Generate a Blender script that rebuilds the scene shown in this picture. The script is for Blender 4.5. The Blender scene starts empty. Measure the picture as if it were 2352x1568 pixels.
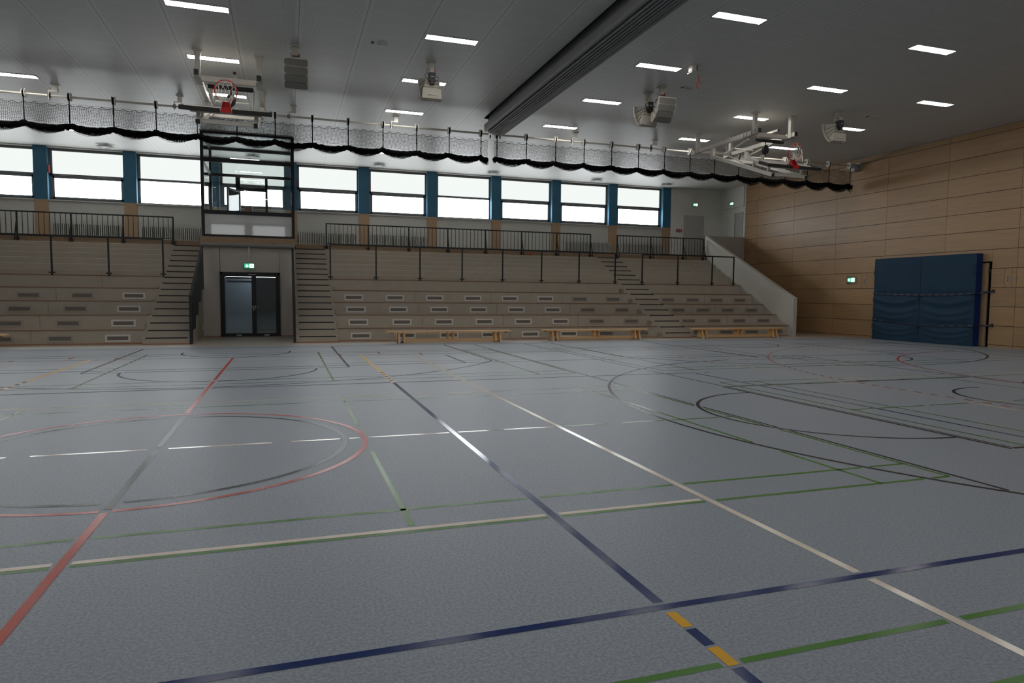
import bpy, math, random
from mathutils import Vector, Matrix
random.seed(7)
S = bpy.context.scene
C = S.collection
PI = math.pi
LOC = {}

# ------------------------------------------------------------------ mesh builder
class MB:
    def __init__(s): s.v = []; s.f = []; s.m = []; s.mi = 0; s.sm = []; s.smooth = False
    def _add(s, vs, fs):
        o = len(s.v); s.v += [tuple(p) for p in vs]
        for f in fs: s.f.append([o + i for i in f]); s.m.append(s.mi); s.sm.append(s.smooth)
        return s
    def box(s, x0, x1, y0, y1, z0, z1):
        x0, x1 = min(x0, x1), max(x0, x1); y0, y1 = min(y0, y1), max(y0, y1); z0, z1 = min(z0, z1), max(z0, z1)
        return s._add([(x0,y0,z0),(x1,y0,z0),(x1,y1,z0),(x0,y1,z0),(x0,y0,z1),(x1,y0,z1),(x1,y1,z1),(x0,y1,z1)],
                      [(0,3,2,1),(4,5,6,7),(0,1,5,4),(1,2,6,5),(2,3,7,6),(3,0,4,7)])
    def obox(s, c, ax, ay, az, hx, hy, hz):
        c, ax, ay, az = Vector(c), Vector(ax), Vector(ay), Vector(az)
        vs = [c + ax*hx*i + ay*hy*j + az*hz*k for k in (-1,1) for (i,j) in ((-1,-1),(1,-1),(1,1),(-1,1))]
        return s._add(vs, [(0,3,2,1),(4,5,6,7),(0,1,5,4),(1,2,6,5),(2,3,7,6),(3,0,4,7)])
    def bar(s, p, q, w, h, up=(0,0,1)):
        p, q = Vector(p), Vector(q); d = (q-p).normalized(); u = Vector(up)
        if abs(d.dot(u)) > .99: u = Vector((0,1,0))
        x = d.cross(u).normalized(); u = x.cross(d).normalized()
        return s.obox((p+q)/2, x, d, u, w/2, (q-p).length/2, h/2)
    def tube(s, pts, r, n=8, caps=True, closed=False):
        pts = [Vector(p) for p in pts]; N = len(pts); old = s.smooth; s.smooth = n >= 6
        rings = []; prev = None
        for i, p in enumerate(pts):
            if closed: d = (pts[(i+1)%N]-pts[i-1]).normalized()
            else: d = (pts[min(i+1,N-1)]-pts[max(i-1,0)]).normalized()
            if prev is None:
                u = Vector((0,0,1)) if abs(d.z) < .9 else Vector((1,0,0))
            else: u = prev
            x = d.cross(u).normalized(); u = x.cross(d).normalized(); prev = u
            rr = r[i] if isinstance(r, (list,tuple)) else r
            rings.append([p + (x*math.cos(2*PI*k/n)+u*math.sin(2*PI*k/n))*rr for k in range(n)])
        vs = [v for R in rings for v in R]; fs = []
        M = N if closed else N-1
        for i in range(M):
            a, b = i*n, ((i+1)%N)*n
            for k in range(n): fs.append((a+k, a+(k+1)%n, b+(k+1)%n, b+k))
        s._add(vs, fs)
        s.smooth = False
        if caps and not closed:
            o = len(s.v)-len(vs)
            s.f.append([o+k for k in range(n)][::-1]); s.m.append(s.mi); s.sm.append(False)
            s.f.append([o+(N-1)*n+k for k in range(n)]); s.m.append(s.mi); s.sm.append(False)
        s.smooth = old
        return s
    def cyl(s, p, q, r, n=16): return s.tube([p, q], r, n)
    def prism(s, poly, ext):
        e = Vector(ext); a = [Vector(p) for p in poly]; n = len(a)
        return s._add(a + [p+e for p in a], [list(range(n))[::-1], list(range(n, 2*n))] + [(i,(i+1)%n,n+(i+1)%n,n+i) for i in range(n)])
    def quad(s, a, b, c, d): return s._add([a,b,c,d], [(0,1,2,3)])
    def poly(s, ps): return s._add(ps, [list(range(len(ps)))])
    def grid(s, P):            # P[i][j] points, smooth surface
        n, m = len(P), len(P[0]); old = s.smooth; s.smooth = True
        s._add([p for r in P for p in r], [(i*m+j, i*m+j+1, (i+1)*m+j+1, (i+1)*m+j) for i in range(n-1) for j in range(m-1)])
        s.smooth = old; return s
    def build(s, name, mat, parent=None, bevel=0):
        off = LOC.get(parent.name, Vector()) if parent else Vector()
        me = bpy.data.meshes.new(name)
        me.from_pydata([(x-off.x, y-off.y, z-off.z) for x,y,z in s.v], [], s.f)
        for m in (mat if isinstance(mat, (list,tuple)) else [mat]): me.materials.append(m)
        me.polygons.foreach_set('material_index', s.m)
        me.polygons.foreach_set('use_smooth', s.sm)
        me.update()
        o = bpy.data.objects.new(name, me); C.objects.link(o)
        if parent: o.parent = parent
        LOC[o.name] = off.copy()
        if bevel:
            b = o.modifiers.new('bevel', 'BEVEL'); b.width = bevel; b.segments = 2; b.limit_method = 'ANGLE'
        return o

def tag(o, label=None, cat=None, group=None, kind=None):
    if label: o['label'] = label
    if cat: o['category'] = cat
    if group: o['group'] = group
    if kind: o['kind'] = kind
    return o
def thing(name, loc, label, cat, group=None):
    o = bpy.data.objects.new(name, None); C.objects.link(o); o.location = loc; o.empty_display_size = .1
    LOC[o.name] = Vector(loc)
    return tag(o, label, cat, group)
def part_label(o, t): o['label'] = t; return o
KIDS = {}
def copy_tree(o, parent=None):
    c = o.copy(); C.objects.link(c); c.parent = parent
    LOC[c.name] = LOC[o.name].copy()
    for ch in list(o.children): copy_tree(ch, c)
    return c

# ------------------------------------------------------------------ materials
def mat(name, col, rough=.5, spec=.5, metal=0, noise=0, nscale=5, bump=0, bscale=30, emit=None, estr=0, stretch=None):
    m = bpy.data.materials.new(name); m.use_nodes = True
    nt = m.node_tree; b = nt.nodes['Principled BSDF']
    b.inputs['Base Color'].default_value = (*col, 1); b.inputs['Roughness'].default_value = rough
    b.inputs['Specular IOR Level'].default_value = spec; b.inputs['Metallic'].default_value = metal
    if emit: b.inputs['Emission Color'].default_value = (*emit, 1); b.inputs['Emission Strength'].default_value = estr
    if noise or bump:
        g = nt.nodes.new('ShaderNodeNewGeometry'); mp = nt.nodes.new('ShaderNodeMapping'); nt.links.new(g.outputs['Position'], mp.inputs['Vector'])
        if stretch: mp.inputs['Scale'].default_value = stretch
    if noise:
        n = nt.nodes.new('ShaderNodeTexNoise'); n.inputs['Scale'].default_value = nscale; n.inputs['Detail'].default_value = 4
        nt.links.new(mp.outputs['Vector'], n.inputs['Vector'])
        r = nt.nodes.new('ShaderNodeMapRange'); r.inputs['From Min'].default_value = .3; r.inputs['From Max'].default_value = .7
        r.inputs['To Min'].default_value = 1-noise; r.inputs['To Max'].default_value = 1+noise
        nt.links.new(n.outputs['Fac'], r.inputs['Value'])
        mx = nt.nodes.new('ShaderNodeVectorMath'); mx.operation = 'SCALE'; mx.inputs[0].default_value = col
        nt.links.new(r.outputs['Result'], mx.inputs['Scale']); nt.links.new(mx.outputs['Vector'], b.inputs['Base Color'])
    if bump:
        n2 = nt.nodes.new('ShaderNodeTexNoise'); n2.inputs['Scale'].default_value = bscale; nt.links.new(mp.outputs['Vector'], n2.inputs['Vector'])
        bp = nt.nodes.new('ShaderNodeBump'); bp.inputs['Strength'].default_value = bump; bp.inputs['Distance'].default_value = .01
        nt.links.new(n2.outputs['Fac'], bp.inputs['Height']); nt.links.new(bp.outputs['Normal'], b.inputs['Normal'])
    return m
def emis(name, col, s):
    m = bpy.data.materials.new(name); m.use_nodes = True; nt = m.node_tree; nt.nodes.clear()
    e = nt.nodes.new('ShaderNodeEmission'); e.inputs['Color'].default_value = (*col,1); e.inputs['Strength'].default_value = s
    o = nt.nodes.new('ShaderNodeOutputMaterial'); nt.links.new(e.outputs[0], o.inputs[0]); return m
def glassy(name, tint, alpha=.85, rough=.02):
    m = bpy.data.materials.new(name); m.use_nodes = True; nt = m.node_tree; nt.nodes.clear()
    t = nt.nodes.new('ShaderNodeBsdfTransparent'); t.inputs['Color'].default_value = (*tint,1)
    g = nt.nodes.new('ShaderNodeBsdfGlossy'); g.inputs['Roughness'].default_value = rough
    fr = nt.nodes.new('ShaderNodeFresnel'); fr.inputs['IOR'].default_value = 1.5
    ml = nt.nodes.new('ShaderNodeMath'); ml.operation = 'MULTIPLY'; ml.inputs[1].default_value = 1.25; nt.links.new(fr.outputs[0], ml.inputs[0])
    mx = nt.nodes.new('ShaderNodeMixShader'); nt.links.new(ml.outputs[0], mx.inputs[0]); nt.links.new(t.outputs[0], mx.inputs[1]); nt.links.new(g.outputs[0], mx.inputs[2])
    o = nt.nodes.new('ShaderNodeOutputMaterial'); nt.links.new(mx.outputs[0], o.inputs[0]); return m

M = {}
WIN, LAMP = 12.0, 25.0
M['floor'] = mat('floor_vinyl', (.235,.262,.285), .42, .22)
def speckle(m, cols, scale, lo=.42, hi=.58):
    nt = m.node_tree; b = nt.nodes['Principled BSDF']
    g = nt.nodes.new('ShaderNodeNewGeometry'); n = nt.nodes.new('ShaderNodeTexNoise'); n.inputs['Scale'].default_value = scale; n.inputs['Detail'].default_value = 3; n.inputs['Roughness'].default_value = .7
    nt.links.new(g.outputs['Position'], n.inputs['Vector'])
    r = nt.nodes.new('ShaderNodeValToRGB'); e = r.color_ramp.elements
    e[0].position = lo; e[0].color = (*cols[0],1); e[1].position = hi; e[1].color = (*cols[1],1)
    nt.links.new(n.outputs['Fac'], r.inputs['Fac']); nt.links.new(r.outputs['Color'], b.inputs['Base Color'])
speckle(M['floor'], ((.228,.262,.312), (.325,.355,.392)), 60)
M['beige_floor'] = mat('beige_vinyl', (.37,.33,.28), .42, .4, noise=.06, nscale=30)
M['line_white'] = mat('line_white', (.80,.71,.60), .16, .2)
M['line_green'] = mat('line_green', (.075,.21,.028), .24, .13)
M['line_red'] = mat('line_red', (.45,.042,.02), .24, .12)
M['line_blue'] = mat('line_blue', (.018,.038,.145), .14, .2)
M['line_black'] = mat('line_black', (.026,.026,.026), .26, .08)
M['line_yellow'] = mat('line_yellow', (.75,.40,.015), .3, .1)
M['bleach'] = mat('bleacher_paint', (.405,.360,.298), .6, .3, noise=.04, nscale=3)
M['bleach_joint'] = mat('bleacher_joint', (.24,.21,.17), .7)
M['edge_wood'] = mat('seat_edge_wood', (.24,.13,.07), .45)
M['skirt'] = mat('orange_skirting', (.33,.13,.055), .5)
M['nosing'] = mat('nosing_black', (.012,.012,.014), .6)
M['white_wall'] = mat('white_plaster', (.68,.68,.64), .8, .2, noise=.03, nscale=4)
M['panel_wall'] = mat('grey_white_brick', (.50,.50,.47), .8, .2, noise=.06, nscale=14, stretch=(.25,1,3))
M['alcove'] = mat('alcove_plaster', (.42,.39,.35), .8, .2)
M['side_wall'] = mat('stand_side_plaster', (.47,.45,.40), .7, .2, noise=.03, nscale=3)
M['pillar_blue'] = mat('pillar_blue', (.035,.125,.20), .6, .3)
M['pillar_wood'] = mat('pillar_wood', (.37,.25,.15), .5, .3, noise=.05, nscale=8, stretch=(1,1,.2))
M['osb'] = mat('chipboard', (.32,.215,.135), .7, .2)
speckle(M['osb'], ((.17,.115,.07), (.335,.235,.155)), 55, .36, .50)
M['win_frame'] = mat('window_frame_grey', (.14,.15,.155), .5, .4)
M['sill'] = mat('window_sill', (.45,.46,.44), .5)
M['pane_low'] = emis('daylight_pane', (.93,.97,1.0), WIN)
M['pane_up'] = emis('daylight_pane_shaded', (.95,1.0,.97), .95)
M['pane_back'] = emis('daylight_pane_opposite', (.95,.98,1.0), WIN*.3)
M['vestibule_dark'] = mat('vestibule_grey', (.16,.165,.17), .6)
M['black_metal'] = mat('black_metal', (.010,.011,.012), .45, .35)
M['anthracite'] = mat('anthracite_frame', (.006,.007,.008), .4, .25)
M['white_metal'] = mat('white_metal', (.58,.55,.49), .4, .5)
M['radiator'] = mat('radiator_white', (.45,.45,.42), .5)
M['grey_metal'] = mat('grey_metal', (.32,.32,.31), .4, .5, .3)
M['spandrel'] = mat('spandrel_glass', (.52,.53,.52), .03, .6)
M['glass'] = glassy('clear_glass', (.94,.96,.955))
M['door_glass'] = glassy('door_glass', (.75,.80,.80))
M['bench'] = mat('bench_pine', (.66,.41,.19), .4, .4, noise=.12, nscale=4, stretch=(.35,6,6))
M['rubber'] = mat('rubber_white', (.6,.58,.52), .6)
M['dark_rubber'] = mat('rubber_dark', (.02,.02,.02), .6)
M['mat_blue'] = mat('mat_cover_blue', (.019,.048,.084), .6, .14, noise=.05, nscale=2)
M['mat_side'] = mat('mat_side_blue', (.008,.03,.15), .5, .3)
M['strap'] = mat('strap_navy', (.008,.010,.035), .6)
M['print'] = mat('print_grey', (.42,.40,.36), .7)
M['net'] = mat('net_black', (.004,.004,.004), .9, .02)
M['red'] = mat('hoop_red', (.42,.02,.018), .35, .5)
M['alarm'] = mat('alarm_red', (.35,.012,.02), .4, .5)
M['twine'] = mat('net_twine', (.62,.58,.52), .7)
M['pad'] = mat('board_pad', (.024,.022,.021), .6, .3)
M['speaker'] = mat('speaker_shell', (.47,.44,.375), .5, .3)
M['speaker_face'] = mat('speaker_grille', (.16,.155,.14), .7, .2)  # grille tone darkened to carry the shade on the backlit fronts
M['curtain'] = mat('curtain_grey', (.21,.215,.21), .5, .3, noise=.05, nscale=6)
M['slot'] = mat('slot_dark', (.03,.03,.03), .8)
M['diffuser'] = mat('diffuser_metal', (.45,.46,.45), .5)
M['lamp'] = emis('lamp_panel', (1.0,.965,.92), LAMP)
M['orange'] = mat('orange_cord', (.45,.06,.02), .5)
M['cone'] = mat('cone_red', (.55,.04,.02), .5)
M['sign_green'] = mat('sign_green', (.02,.30,.16), .5, emit=(.03,.62,.33), estr=.8)
M['sign_white'] = mat('sign_white', (.8,.8,.8), .5, emit=(.95,1,.97), estr=1.3)
M['sign_plate'] = glassy('sign_plate', (.90,.94,.92))
M['door_white'] = mat('door_white', (.43,.43,.41), .6)
M['vestibule'] = mat('vestibule_paint', (.42,.46,.52), .5, .4)
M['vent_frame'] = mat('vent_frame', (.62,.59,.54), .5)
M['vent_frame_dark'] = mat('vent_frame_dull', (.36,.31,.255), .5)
M['vent_grille'] = mat('vent_grille', (.185,.165,.15), .7)
M['counter'] = mat('desk_board', (.28,.19,.12), .6)

def island_wood(name, col, var, rough, axis):
    m = bpy.data.materials.new(name); m.use_nodes = True; nt = m.node_tree; b = nt.nodes['Principled BSDF']
    g = nt.nodes.new('ShaderNodeNewGeometry'); mp = nt.nodes.new('ShaderNodeMapping'); mp.inputs['Scale'].default_value = axis
    ad = nt.nodes.new('ShaderNodeVectorMath'); ad.operation = 'ADD'
    sc = nt.nodes.new('ShaderNodeMath'); sc.operation = 'MULTIPLY'; sc.inputs[1].default_value = 37.0
    nt.links.new(g.outputs['Random Per Island'], sc.inputs[0]); nt.links.new(g.outputs['Position'], ad.inputs[0]); nt.links.new(sc.outputs[0], ad.inputs[1])
    nt.links.new(ad.outputs[0], mp.inputs['Vector'])
    n = nt.nodes.new('ShaderNodeTexNoise'); n.inputs['Scale'].default_value = 3; n.inputs['Detail'].default_value = 6; n.inputs['Distortion'].default_value = .4
    nt.links.new(mp.outputs['Vector'], n.inputs['Vector'])
    r = nt.nodes.new('ShaderNodeMapRange'); r.inputs['From Min'].default_value = .3; r.inputs['From Max'].default_value = .7; r.inputs['To Min'].default_value = .91; r.inputs['To Max'].default_value = 1.08
    nt.links.new(n.outputs['Fac'], r.inputs['Value'])
    r2 = nt.nodes.new('ShaderNodeMapRange'); r2.inputs['To Min'].default_value = 1-var; r2.inputs['To Max'].default_value = 1+var
    nt.links.new(g.outputs['Random Per Island'], r2.inputs['Value'])
    mu = nt.nodes.new('ShaderNodeMath'); mu.operation = 'MULTIPLY'; nt.links.new(r.outputs[0], mu.inputs[0]); nt.links.new(r2.outputs[0], mu.inputs[1])
    v = nt.nodes.new('ShaderNodeVectorMath'); v.operation = 'SCALE'; v.inputs[0].default_value = col; nt.links.new(mu.outputs[0], v.inputs['Scale'])
    nt.links.new(v.outputs[0], b.inputs['Base Color']); b.inputs['Roughness'].default_value = rough; b.inputs['Specular IOR Level'].default_value = .35
    return m
M['wood_wall'] = island_wood('maple_panel', (.365,.228,.118), .07, .36, (1,.28,4.5))
M['wood_gap'] = mat('panel_gap', (.035,.025,.018), .8)

# perforated ceiling panels: joints every 1.26 m along X and .6225 m along Y, plain borders, perforated field
def ceiling_mat():
    m = bpy.data.materials.new('perforated_ceiling'); m.use_nodes = True; nt = m.node_tree; b = nt.nodes['Principled BSDF']
    g = nt.nodes.new('ShaderNodeNewGeometry'); sp = nt.nodes.new('ShaderNodeSeparateXYZ'); nt.links.new(g.outputs['Position'], sp.inputs[0])
    def math_(op, a, v=None, c=None):
        n = nt.nodes.new('ShaderNodeMath'); n.operation = op
        for i, x in enumerate((a, v, c)):
            if x is None: continue
            if isinstance(x, (int,float)): n.inputs[i].default_value = x
            else: nt.links.new(x, n.inputs[i])
        return n.outputs[0]
    def dist(axis, off, pitch):          # metres to the nearest joint
        u = math_('SUBTRACT', sp.outputs[axis], off); u = math_('DIVIDE', u, pitch); u = math_('ADD', u, .5)
        u = math_('FRACT', u); u = math_('SUBTRACT', u, .5); u = math_('ABSOLUTE', u); return math_('MULTIPLY', u, pitch)
    dx, dy = dist('X', -2.21, 1.26), dist('Y', 14.30, .6225)
    jx = math_('LESS_THAN', dx, .008); jy = math_('LESS_THAN', dy, .006)
    bx = math_('LESS_THAN', dx, .075); by = math_('LESS_THAN', dy, .04)
    border = math_('MAXIMUM', bx, by)
    hx = dist('X', 0, .026); hy = dist('Y', 0, .04)
    hole = math_('MULTIPLY', math_('LESS_THAN', hx, .0055), math_('LESS_THAN', hy, .012))
    hole = math_('MULTIPLY', hole, math_('SUBTRACT', 1, border))
    c = math_('SUBTRACT', 1, math_('MULTIPLY', hole, .34))
    c = math_('MULTIPLY', c, math_('SUBTRACT', 1, math_('MULTIPLY', jx, .55)))
    c = math_('MULTIPLY', c, math_('SUBTRACT', 1, math_('MULTIPLY', jy, .25)))
    v = nt.nodes.new('ShaderNodeVectorMath'); v.operation = 'SCALE'; v.inputs[0].default_value = (.60,.605,.585); nt.links.new(c, v.inputs['Scale'])
    nt.links.new(v.outputs[0], b.inputs['Base Color']); b.inputs['Roughness'].default_value = .45; b.inputs['Specular IOR Level'].default_value = .35
    return m
M['ceiling'] = ceiling_mat()

# ------------------------------------------------------------------ camera, world, colour management
cam = bpy.data.cameras.new('camera'); co = bpy.data.objects.new('camera', cam); C.objects.link(co); S.camera = co
cam.sensor_width = 36; cam.sensor_fit = 'HORIZONTAL'; cam.lens = 1547.952/2352*36; cam.clip_end = 200; cam.clip_start = .05
yaw, pit, rol = math.radians(18.49621), math.radians(3.899986), math.radians(-.522298)
fw = Vector((math.sin(yaw)*math.cos(pit), math.cos(yaw)*math.cos(pit), -math.sin(pit)))
ri = Vector((math.cos(yaw), -math.sin(yaw), 0)); dn = fw.cross(ri)
ri, dn = math.cos(rol)*ri + math.sin(rol)*dn, -math.sin(rol)*ri + math.cos(rol)*dn
R3 = Matrix((ri, -dn, -fw)).transposed()
co.matrix_world = Matrix.Translation((0,0,1.52)) @ R3.to_4x4()
w = bpy.data.worlds.new('world'); S.world = w; w.use_nodes = True
w.node_tree.nodes['Background'].inputs[0].default_value = (.6,.7,.8,1); w.node_tree.nodes['Background'].inputs[1].default_value = .4
S.view_settings.view_transform = 'Standard'; S.view_settings.look = 'None'; S.view_settings.exposure = 0; S.view_settings.gamma = 1
S.view_settings.use_curve_mapping = False
S.cycles.use_denoising = True
S.cycles.max_bounces = 10; S.cycles.diffuse_bounces = 6; S.cycles.transparent_max_bounces = 16; S.cycles.caustics_reflective = False; S.cycles.caustics_refractive = False

# ------------------------------------------------------------------ floor and its court markings
XL, XR, YN, YF, ZC = -23.9, 21.45, -6.3, 30.1, 7.0
fl = MB().box(XL, XR, YN, 20.75, -.2, 0).build('floor', M['floor']); fl['kind'] = 'structure'
tag(MB().box(XL, XR+.2, 20.75, 30.6, -.2, 0).build('floor_border', M['beige_floor']), kind='structure')
part_label(fl, 'grey blue sports floor speckled')
LINES = []           # (priority, colour, width, points, closed)
def line(pri, col, *pts, w=.05): LINES.append((pri, col, w, [Vector((x,y)) for x,y in pts]))
def arc(pri, col, cx, cy, r, a0, a1, w=.05, n=None):
    n = n or max(12, int(abs(a1-a0)/2))
    line(pri, col, *[(cx+r*math.cos(math.radians(a0+(a1-a0)*i/n)), cy+r*math.sin(math.radians(a0+(a1-a0)*i/n))) for i in range(n+1)], w=w)
CX, CY = -1.21, 7.21
# centre line and circles
for a, b in ((17.08,12.72),(12.60,9.27),(5.20,YN+.6)): line(10, 'red', (CX,a), (CX,b), w=.053)
for a, b in ((9.08,7.30),(7.12,5.28)): line(9, 'black', (CX,a), (CX,b), w=.053)
arc(8, 'red', CX, CY, 1.975, 0, 360, n=120); arc(7, 'black', CX, CY, 1.775, 0, 360, n=120)
# volleyball (blue)
line(9, 'blue', (-10.2,2.81), (7.78,2.81)); line(6, 'blue', (-10.2,11.64), (7.78,11.64))
line(8, 'blue', (1.74,2.86), (1.74,11.60), w=.055); line(8, 'blue', (-4.17,2.86), (-4.17,11.60), w=.055)
line(4, 'blue', (7.76,2.84), (7.76,11.62)); line(4, 'blue', (-10.2,2.84), (-10.2,11.62))
for X in (1.74, -4.17):
    y = 2.75
    for k in range(8):
        line(8, 'yellow' if k % 2 == 0 else 'blue', (X,y), (X,y-.15), w=.055); y -= .17
    y = 11.69
    for k in range(11):
        line(8, 'yellow' if k % 2 == 0 else 'black', (X,y), (X,y+.145), w=.055); y += .157
    line(8, 'yellow', (X,13.42), (X,17.14), w=.055); line(8, 'yellow', (X,1.35), (X,-2.4), w=.055)
# white courts
for X, t in ((2.995,1), (-5.42,1), (9.57,1)):
    line(7, 'white', (X,YN+2), (X,16.16), w=.055)
    line(7, 'white', (X,16.27), (X,16.45), w=.055)
for a, b in ((-5.42,2.94), (9.6,XR-.6)):
    for Y in (4.275,10.165,16.16): line(5, 'white', (a,Y), (b,Y))
x = -5.35
for a, b in ((-5.9,-4.8),(-4.62,-3.58),(-3.4,-2.45),(-2.26,-1.30),(-1.11,-.16),(.03,1.02),(1.02,2.13),(2.33,2.94)): line(5, 'white', (a,7.21), (b,7.21))
for k in range(8): line(5, 'white', (9.62+1.18*k if k else 9.6,7.24), (10.3+1.18*k,7.24))
# badminton (green), two rows of courts and the one under the camera
G = .04
def badminton(x0, x1, y0, y1, cy, dash):
    for Y in (y0, y0+.455, y1-.455, y1): line(3, 'green', (x0,Y), (x1,Y), w=G)
    n = (x0+x1)/2
    for X in (x0, x0+.76, n-1.99, n+1.99, x1-.76, x1): line(3, 'green', (X,y0), (X,y1), w=G)
    for a, b in ((x0,n-1.99),(n+1.99,x1)):
        if dash: 
            for p, q in ((.0,.28),(.30,.62),(.66,1.0)): line(3, 'green', (a+(b-a)*p,cy), (a+(b-a)*q,cy), w=G)
        else: line(3, 'green', (a,cy), (b,cy), w=G)
for x0, x1 in ((-7.85,5.40), (7.34,20.74)):
    badminton(x0, x1, 4.225, 10.19, 7.21, True); badminton(x0, x1, 12.16, 18.25, 15.2, False); badminton(x0, x1, -3.8, 2.28, -.8, False)
# main basketball court (black)
line(5, 'black', (-15.2,14.70), (12.78,14.70)); line(4, 'black', (12.78,-.28), (12.78,14.70))
for Y in (4.86, 9.66): line(5, 'black', (7.0,Y), (12.78,Y))
line(6, 'black', (7.03,4.84), (7.03,9.68), w=.05); line(5, 'black', (7.10,4.9), (7.10,20.05), w=.035)
arc(6, 'black', 7.02, 7.21, 1.775, 90, 270, n=80)
arc(6, 'black', 11.15, 7.22, 6.70, 98, 262, n=160)
line(5, 'black', (10.2,13.85), (12.78,13.85)); line(5, 'black', (10.2,.59), (12.78,.59))
arc(6, 'black', 11.27, 7.25, 1.24, 82, 278, n=60)
for X, l in ((8.82,.12),(7.98,.12),(9.98,.3),(11.0,.12)): line(5, 'black', (X,9.73), (X+l,9.73), w=.10 if l > .2 else .06)
line(5, 'black', (8.01,11.65), (8.15,11.65)); arc(5, 'black', 13.75, 7.5, 1.5, 100, 260)
line(5, 'black', (5.465,20.0), (5.465,3.3), w=.04)
# cross courts (black), under the two backboards
for cx in (CX, 13.92):
    line(5, 'black', (cx-2.43,20.1), (cx-2.43,14.33)); line(5, 'black', (cx+2.43,20.1), (cx+2.43,14.33))
    line(5, 'black', (cx-2.43,14.33), (cx+2.43,14.33)); arc(6, 'black', cx, 14.31, 1.775, 180, 360, n=60)
    arc(5, 'black', cx, 18.5, 1.28, 170, 370, n=50)
    s = 5.75 if cx < 0 else 5.87
    a = math.degrees(math.acos(s/6.68)); arc(5, 'black', cx, 18.46, 6.68, 180+a, 360-a, n=110)
    for q in (-s, s): line(5, 'black', (cx+q,20.1), (cx+q,18.46-6.68*math.sin(math.radians(a))))
line(5, 'black', (XL+4,20.16), (XR-2,20.16), w=.04); line(5, 'black', (3.81,16.68), (3.81,14.68)); line(5, 'black', (11.42,16.2), (11.42,14.3))
# handball (red)
line(6, 'red', (-20,17.12), (18.78,17.12), w=.04); line(5, 'red', (18.78,-2.7), (18.78,17.12))
arc(7, 'red', 18.78, 8.7, 5.97, 90, 180, n=90); line(7, 'red', (12.81,5.7), (12.81,8.7)); arc(7, 'red', 18.78, 5.7, 5.97, 180, 270, n=90)
L9 = []
t = 0.0
while t < 90*PI/180*9:
    a0, a1 = 90+math.degrees(t/9), 90+math.degrees((t+.15)/9); arc(7, 'red', 18.78, 8.7, 9.0, a0, a1, n=2); t += .29
y = 8.66
while y > 5.7: line(7, 'red', (9.80,y), (9.80,y-.14)); y -= .29
for X, a, b in ((2.26,17.97,17.45),(3.26,17.33,16.93),(-4.68,18.0,17.5),(-5.67,17.3,17.05),(1.26,17.4,17.05),(-3.70,17.5,17.15),(10.2,17.9,17.4)): line(7, 'red', (X,a), (X,b), w=.05)

def sample(pts, step=.03):
    out = [pts[0]]; 
    for p, q in zip(pts, pts[1:]):
        L = (q-p).length; n = max(1, int(math.ceil(L/step)))
        out += [p+(q-p)*i/n for i in range(1, n+1)]
    return out
SEGS = []
for i, (pri, col, wd, pts) in enumerate(LINES):
    for p, q in zip(pts, pts[1:]): SEGS.append((pri, p, q, wd, i, min(p.x,q.x)-.1, max(p.x,q.x)+.1, min(p.y,q.y)-.1, max(p.y,q.y)+.1))
def cut_pieces(i):
    pri, col, wd, pts = LINES[i]
    x0, x1 = min(p.x for p in pts)-.1, max(p.x for p in pts)+.1; y0, y1 = min(p.y for p in pts)-.1, max(p.y for p in pts)+.1
    hot = [s for s in SEGS if s[0] > pri and s[5] < x1 and s[6] > x0 and s[7] < y1 and s[8] > y0]
    if not hot: return [pts]
    straight = len(pts) == 2
    if straight:
        p, q = pts; L = (q-p).length; d = (q-p)/L; iv = []
        for s in hot:
            # interval of the line's parameter that lies within the other's strip
            e = s[2]-s[1]; le = e.length; e = e/le; n = Vector((-e.y, e.x)); dn_ = d.dot(n); c0 = (p-s[1]).dot(n); r = s[3]/2+.022
            if abs(dn_) < .05: continue
            a, b = sorted(((-r-c0)/dn_, (r-c0)/dn_)); mid = p+d*((a+b)/2); u = (mid-s[1]).dot(e)
            if -r-.01 < u < le+r+.01 and b > 0 and a < L: iv.append((a, b))
        iv.sort(); out = []; cur = 0
        for a, b in iv:
            if a > cur+.01: out.append([p+d*cur, p+d*a])
            cur = max(cur, b)
        if cur < L-.01: out.append([p+d*cur, q])
        return out
    out = []; cur = []
    for m in sample(pts, .025):
        bad = False
        for s in hot:
            if not (s[5] < m.x < s[6] and s[7] < m.y < s[8]): continue
            e = s[2]-s[1]; le = e.length; e = e/le; u = min(max((m-s[1]).dot(e), 0), le)
            if (m-(s[1]+e*u)).length < s[3]/2+.025: bad = True; break
        if bad:
            if len(cur) > 1: out.append(cur)
            cur = []
        else: cur.append(m)
    if len(cur) > 1: out.append(cur)
    return out
BY = {}
for i, (pri, col, wd, pts) in enumerate(LINES):
    b = BY.setdefault(col, MB()); z = .0006 + pri*.00012
    for pc in cut_pieces(i):
        ring = [];
        for k, p in enumerate(pc):
            d = (pc[min(k+1,len(pc)-1)]-pc[max(k-1,0)])
            if d.length < 1e-6: continue
            d.normalize(); n = Vector((-d.y, d.x))*wd/2
            ring.append(((p.x+n.x,p.y+n.y,z),(p.x-n.x,p.y-n.y,z)))
        for (a, b2), (c, d2) in zip(ring, ring[1:]): b.quad(a, b2, d2, c)
for col, nm in (('red','red handball lines'),('black','black basketball lines'),('blue','blue volleyball lines'),('green','green badminton lines'),('white','white lines'),('yellow','yellow line pieces')):
    part_label(BY[col].build('court_lines', M['line_'+col], fl), nm)
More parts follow.
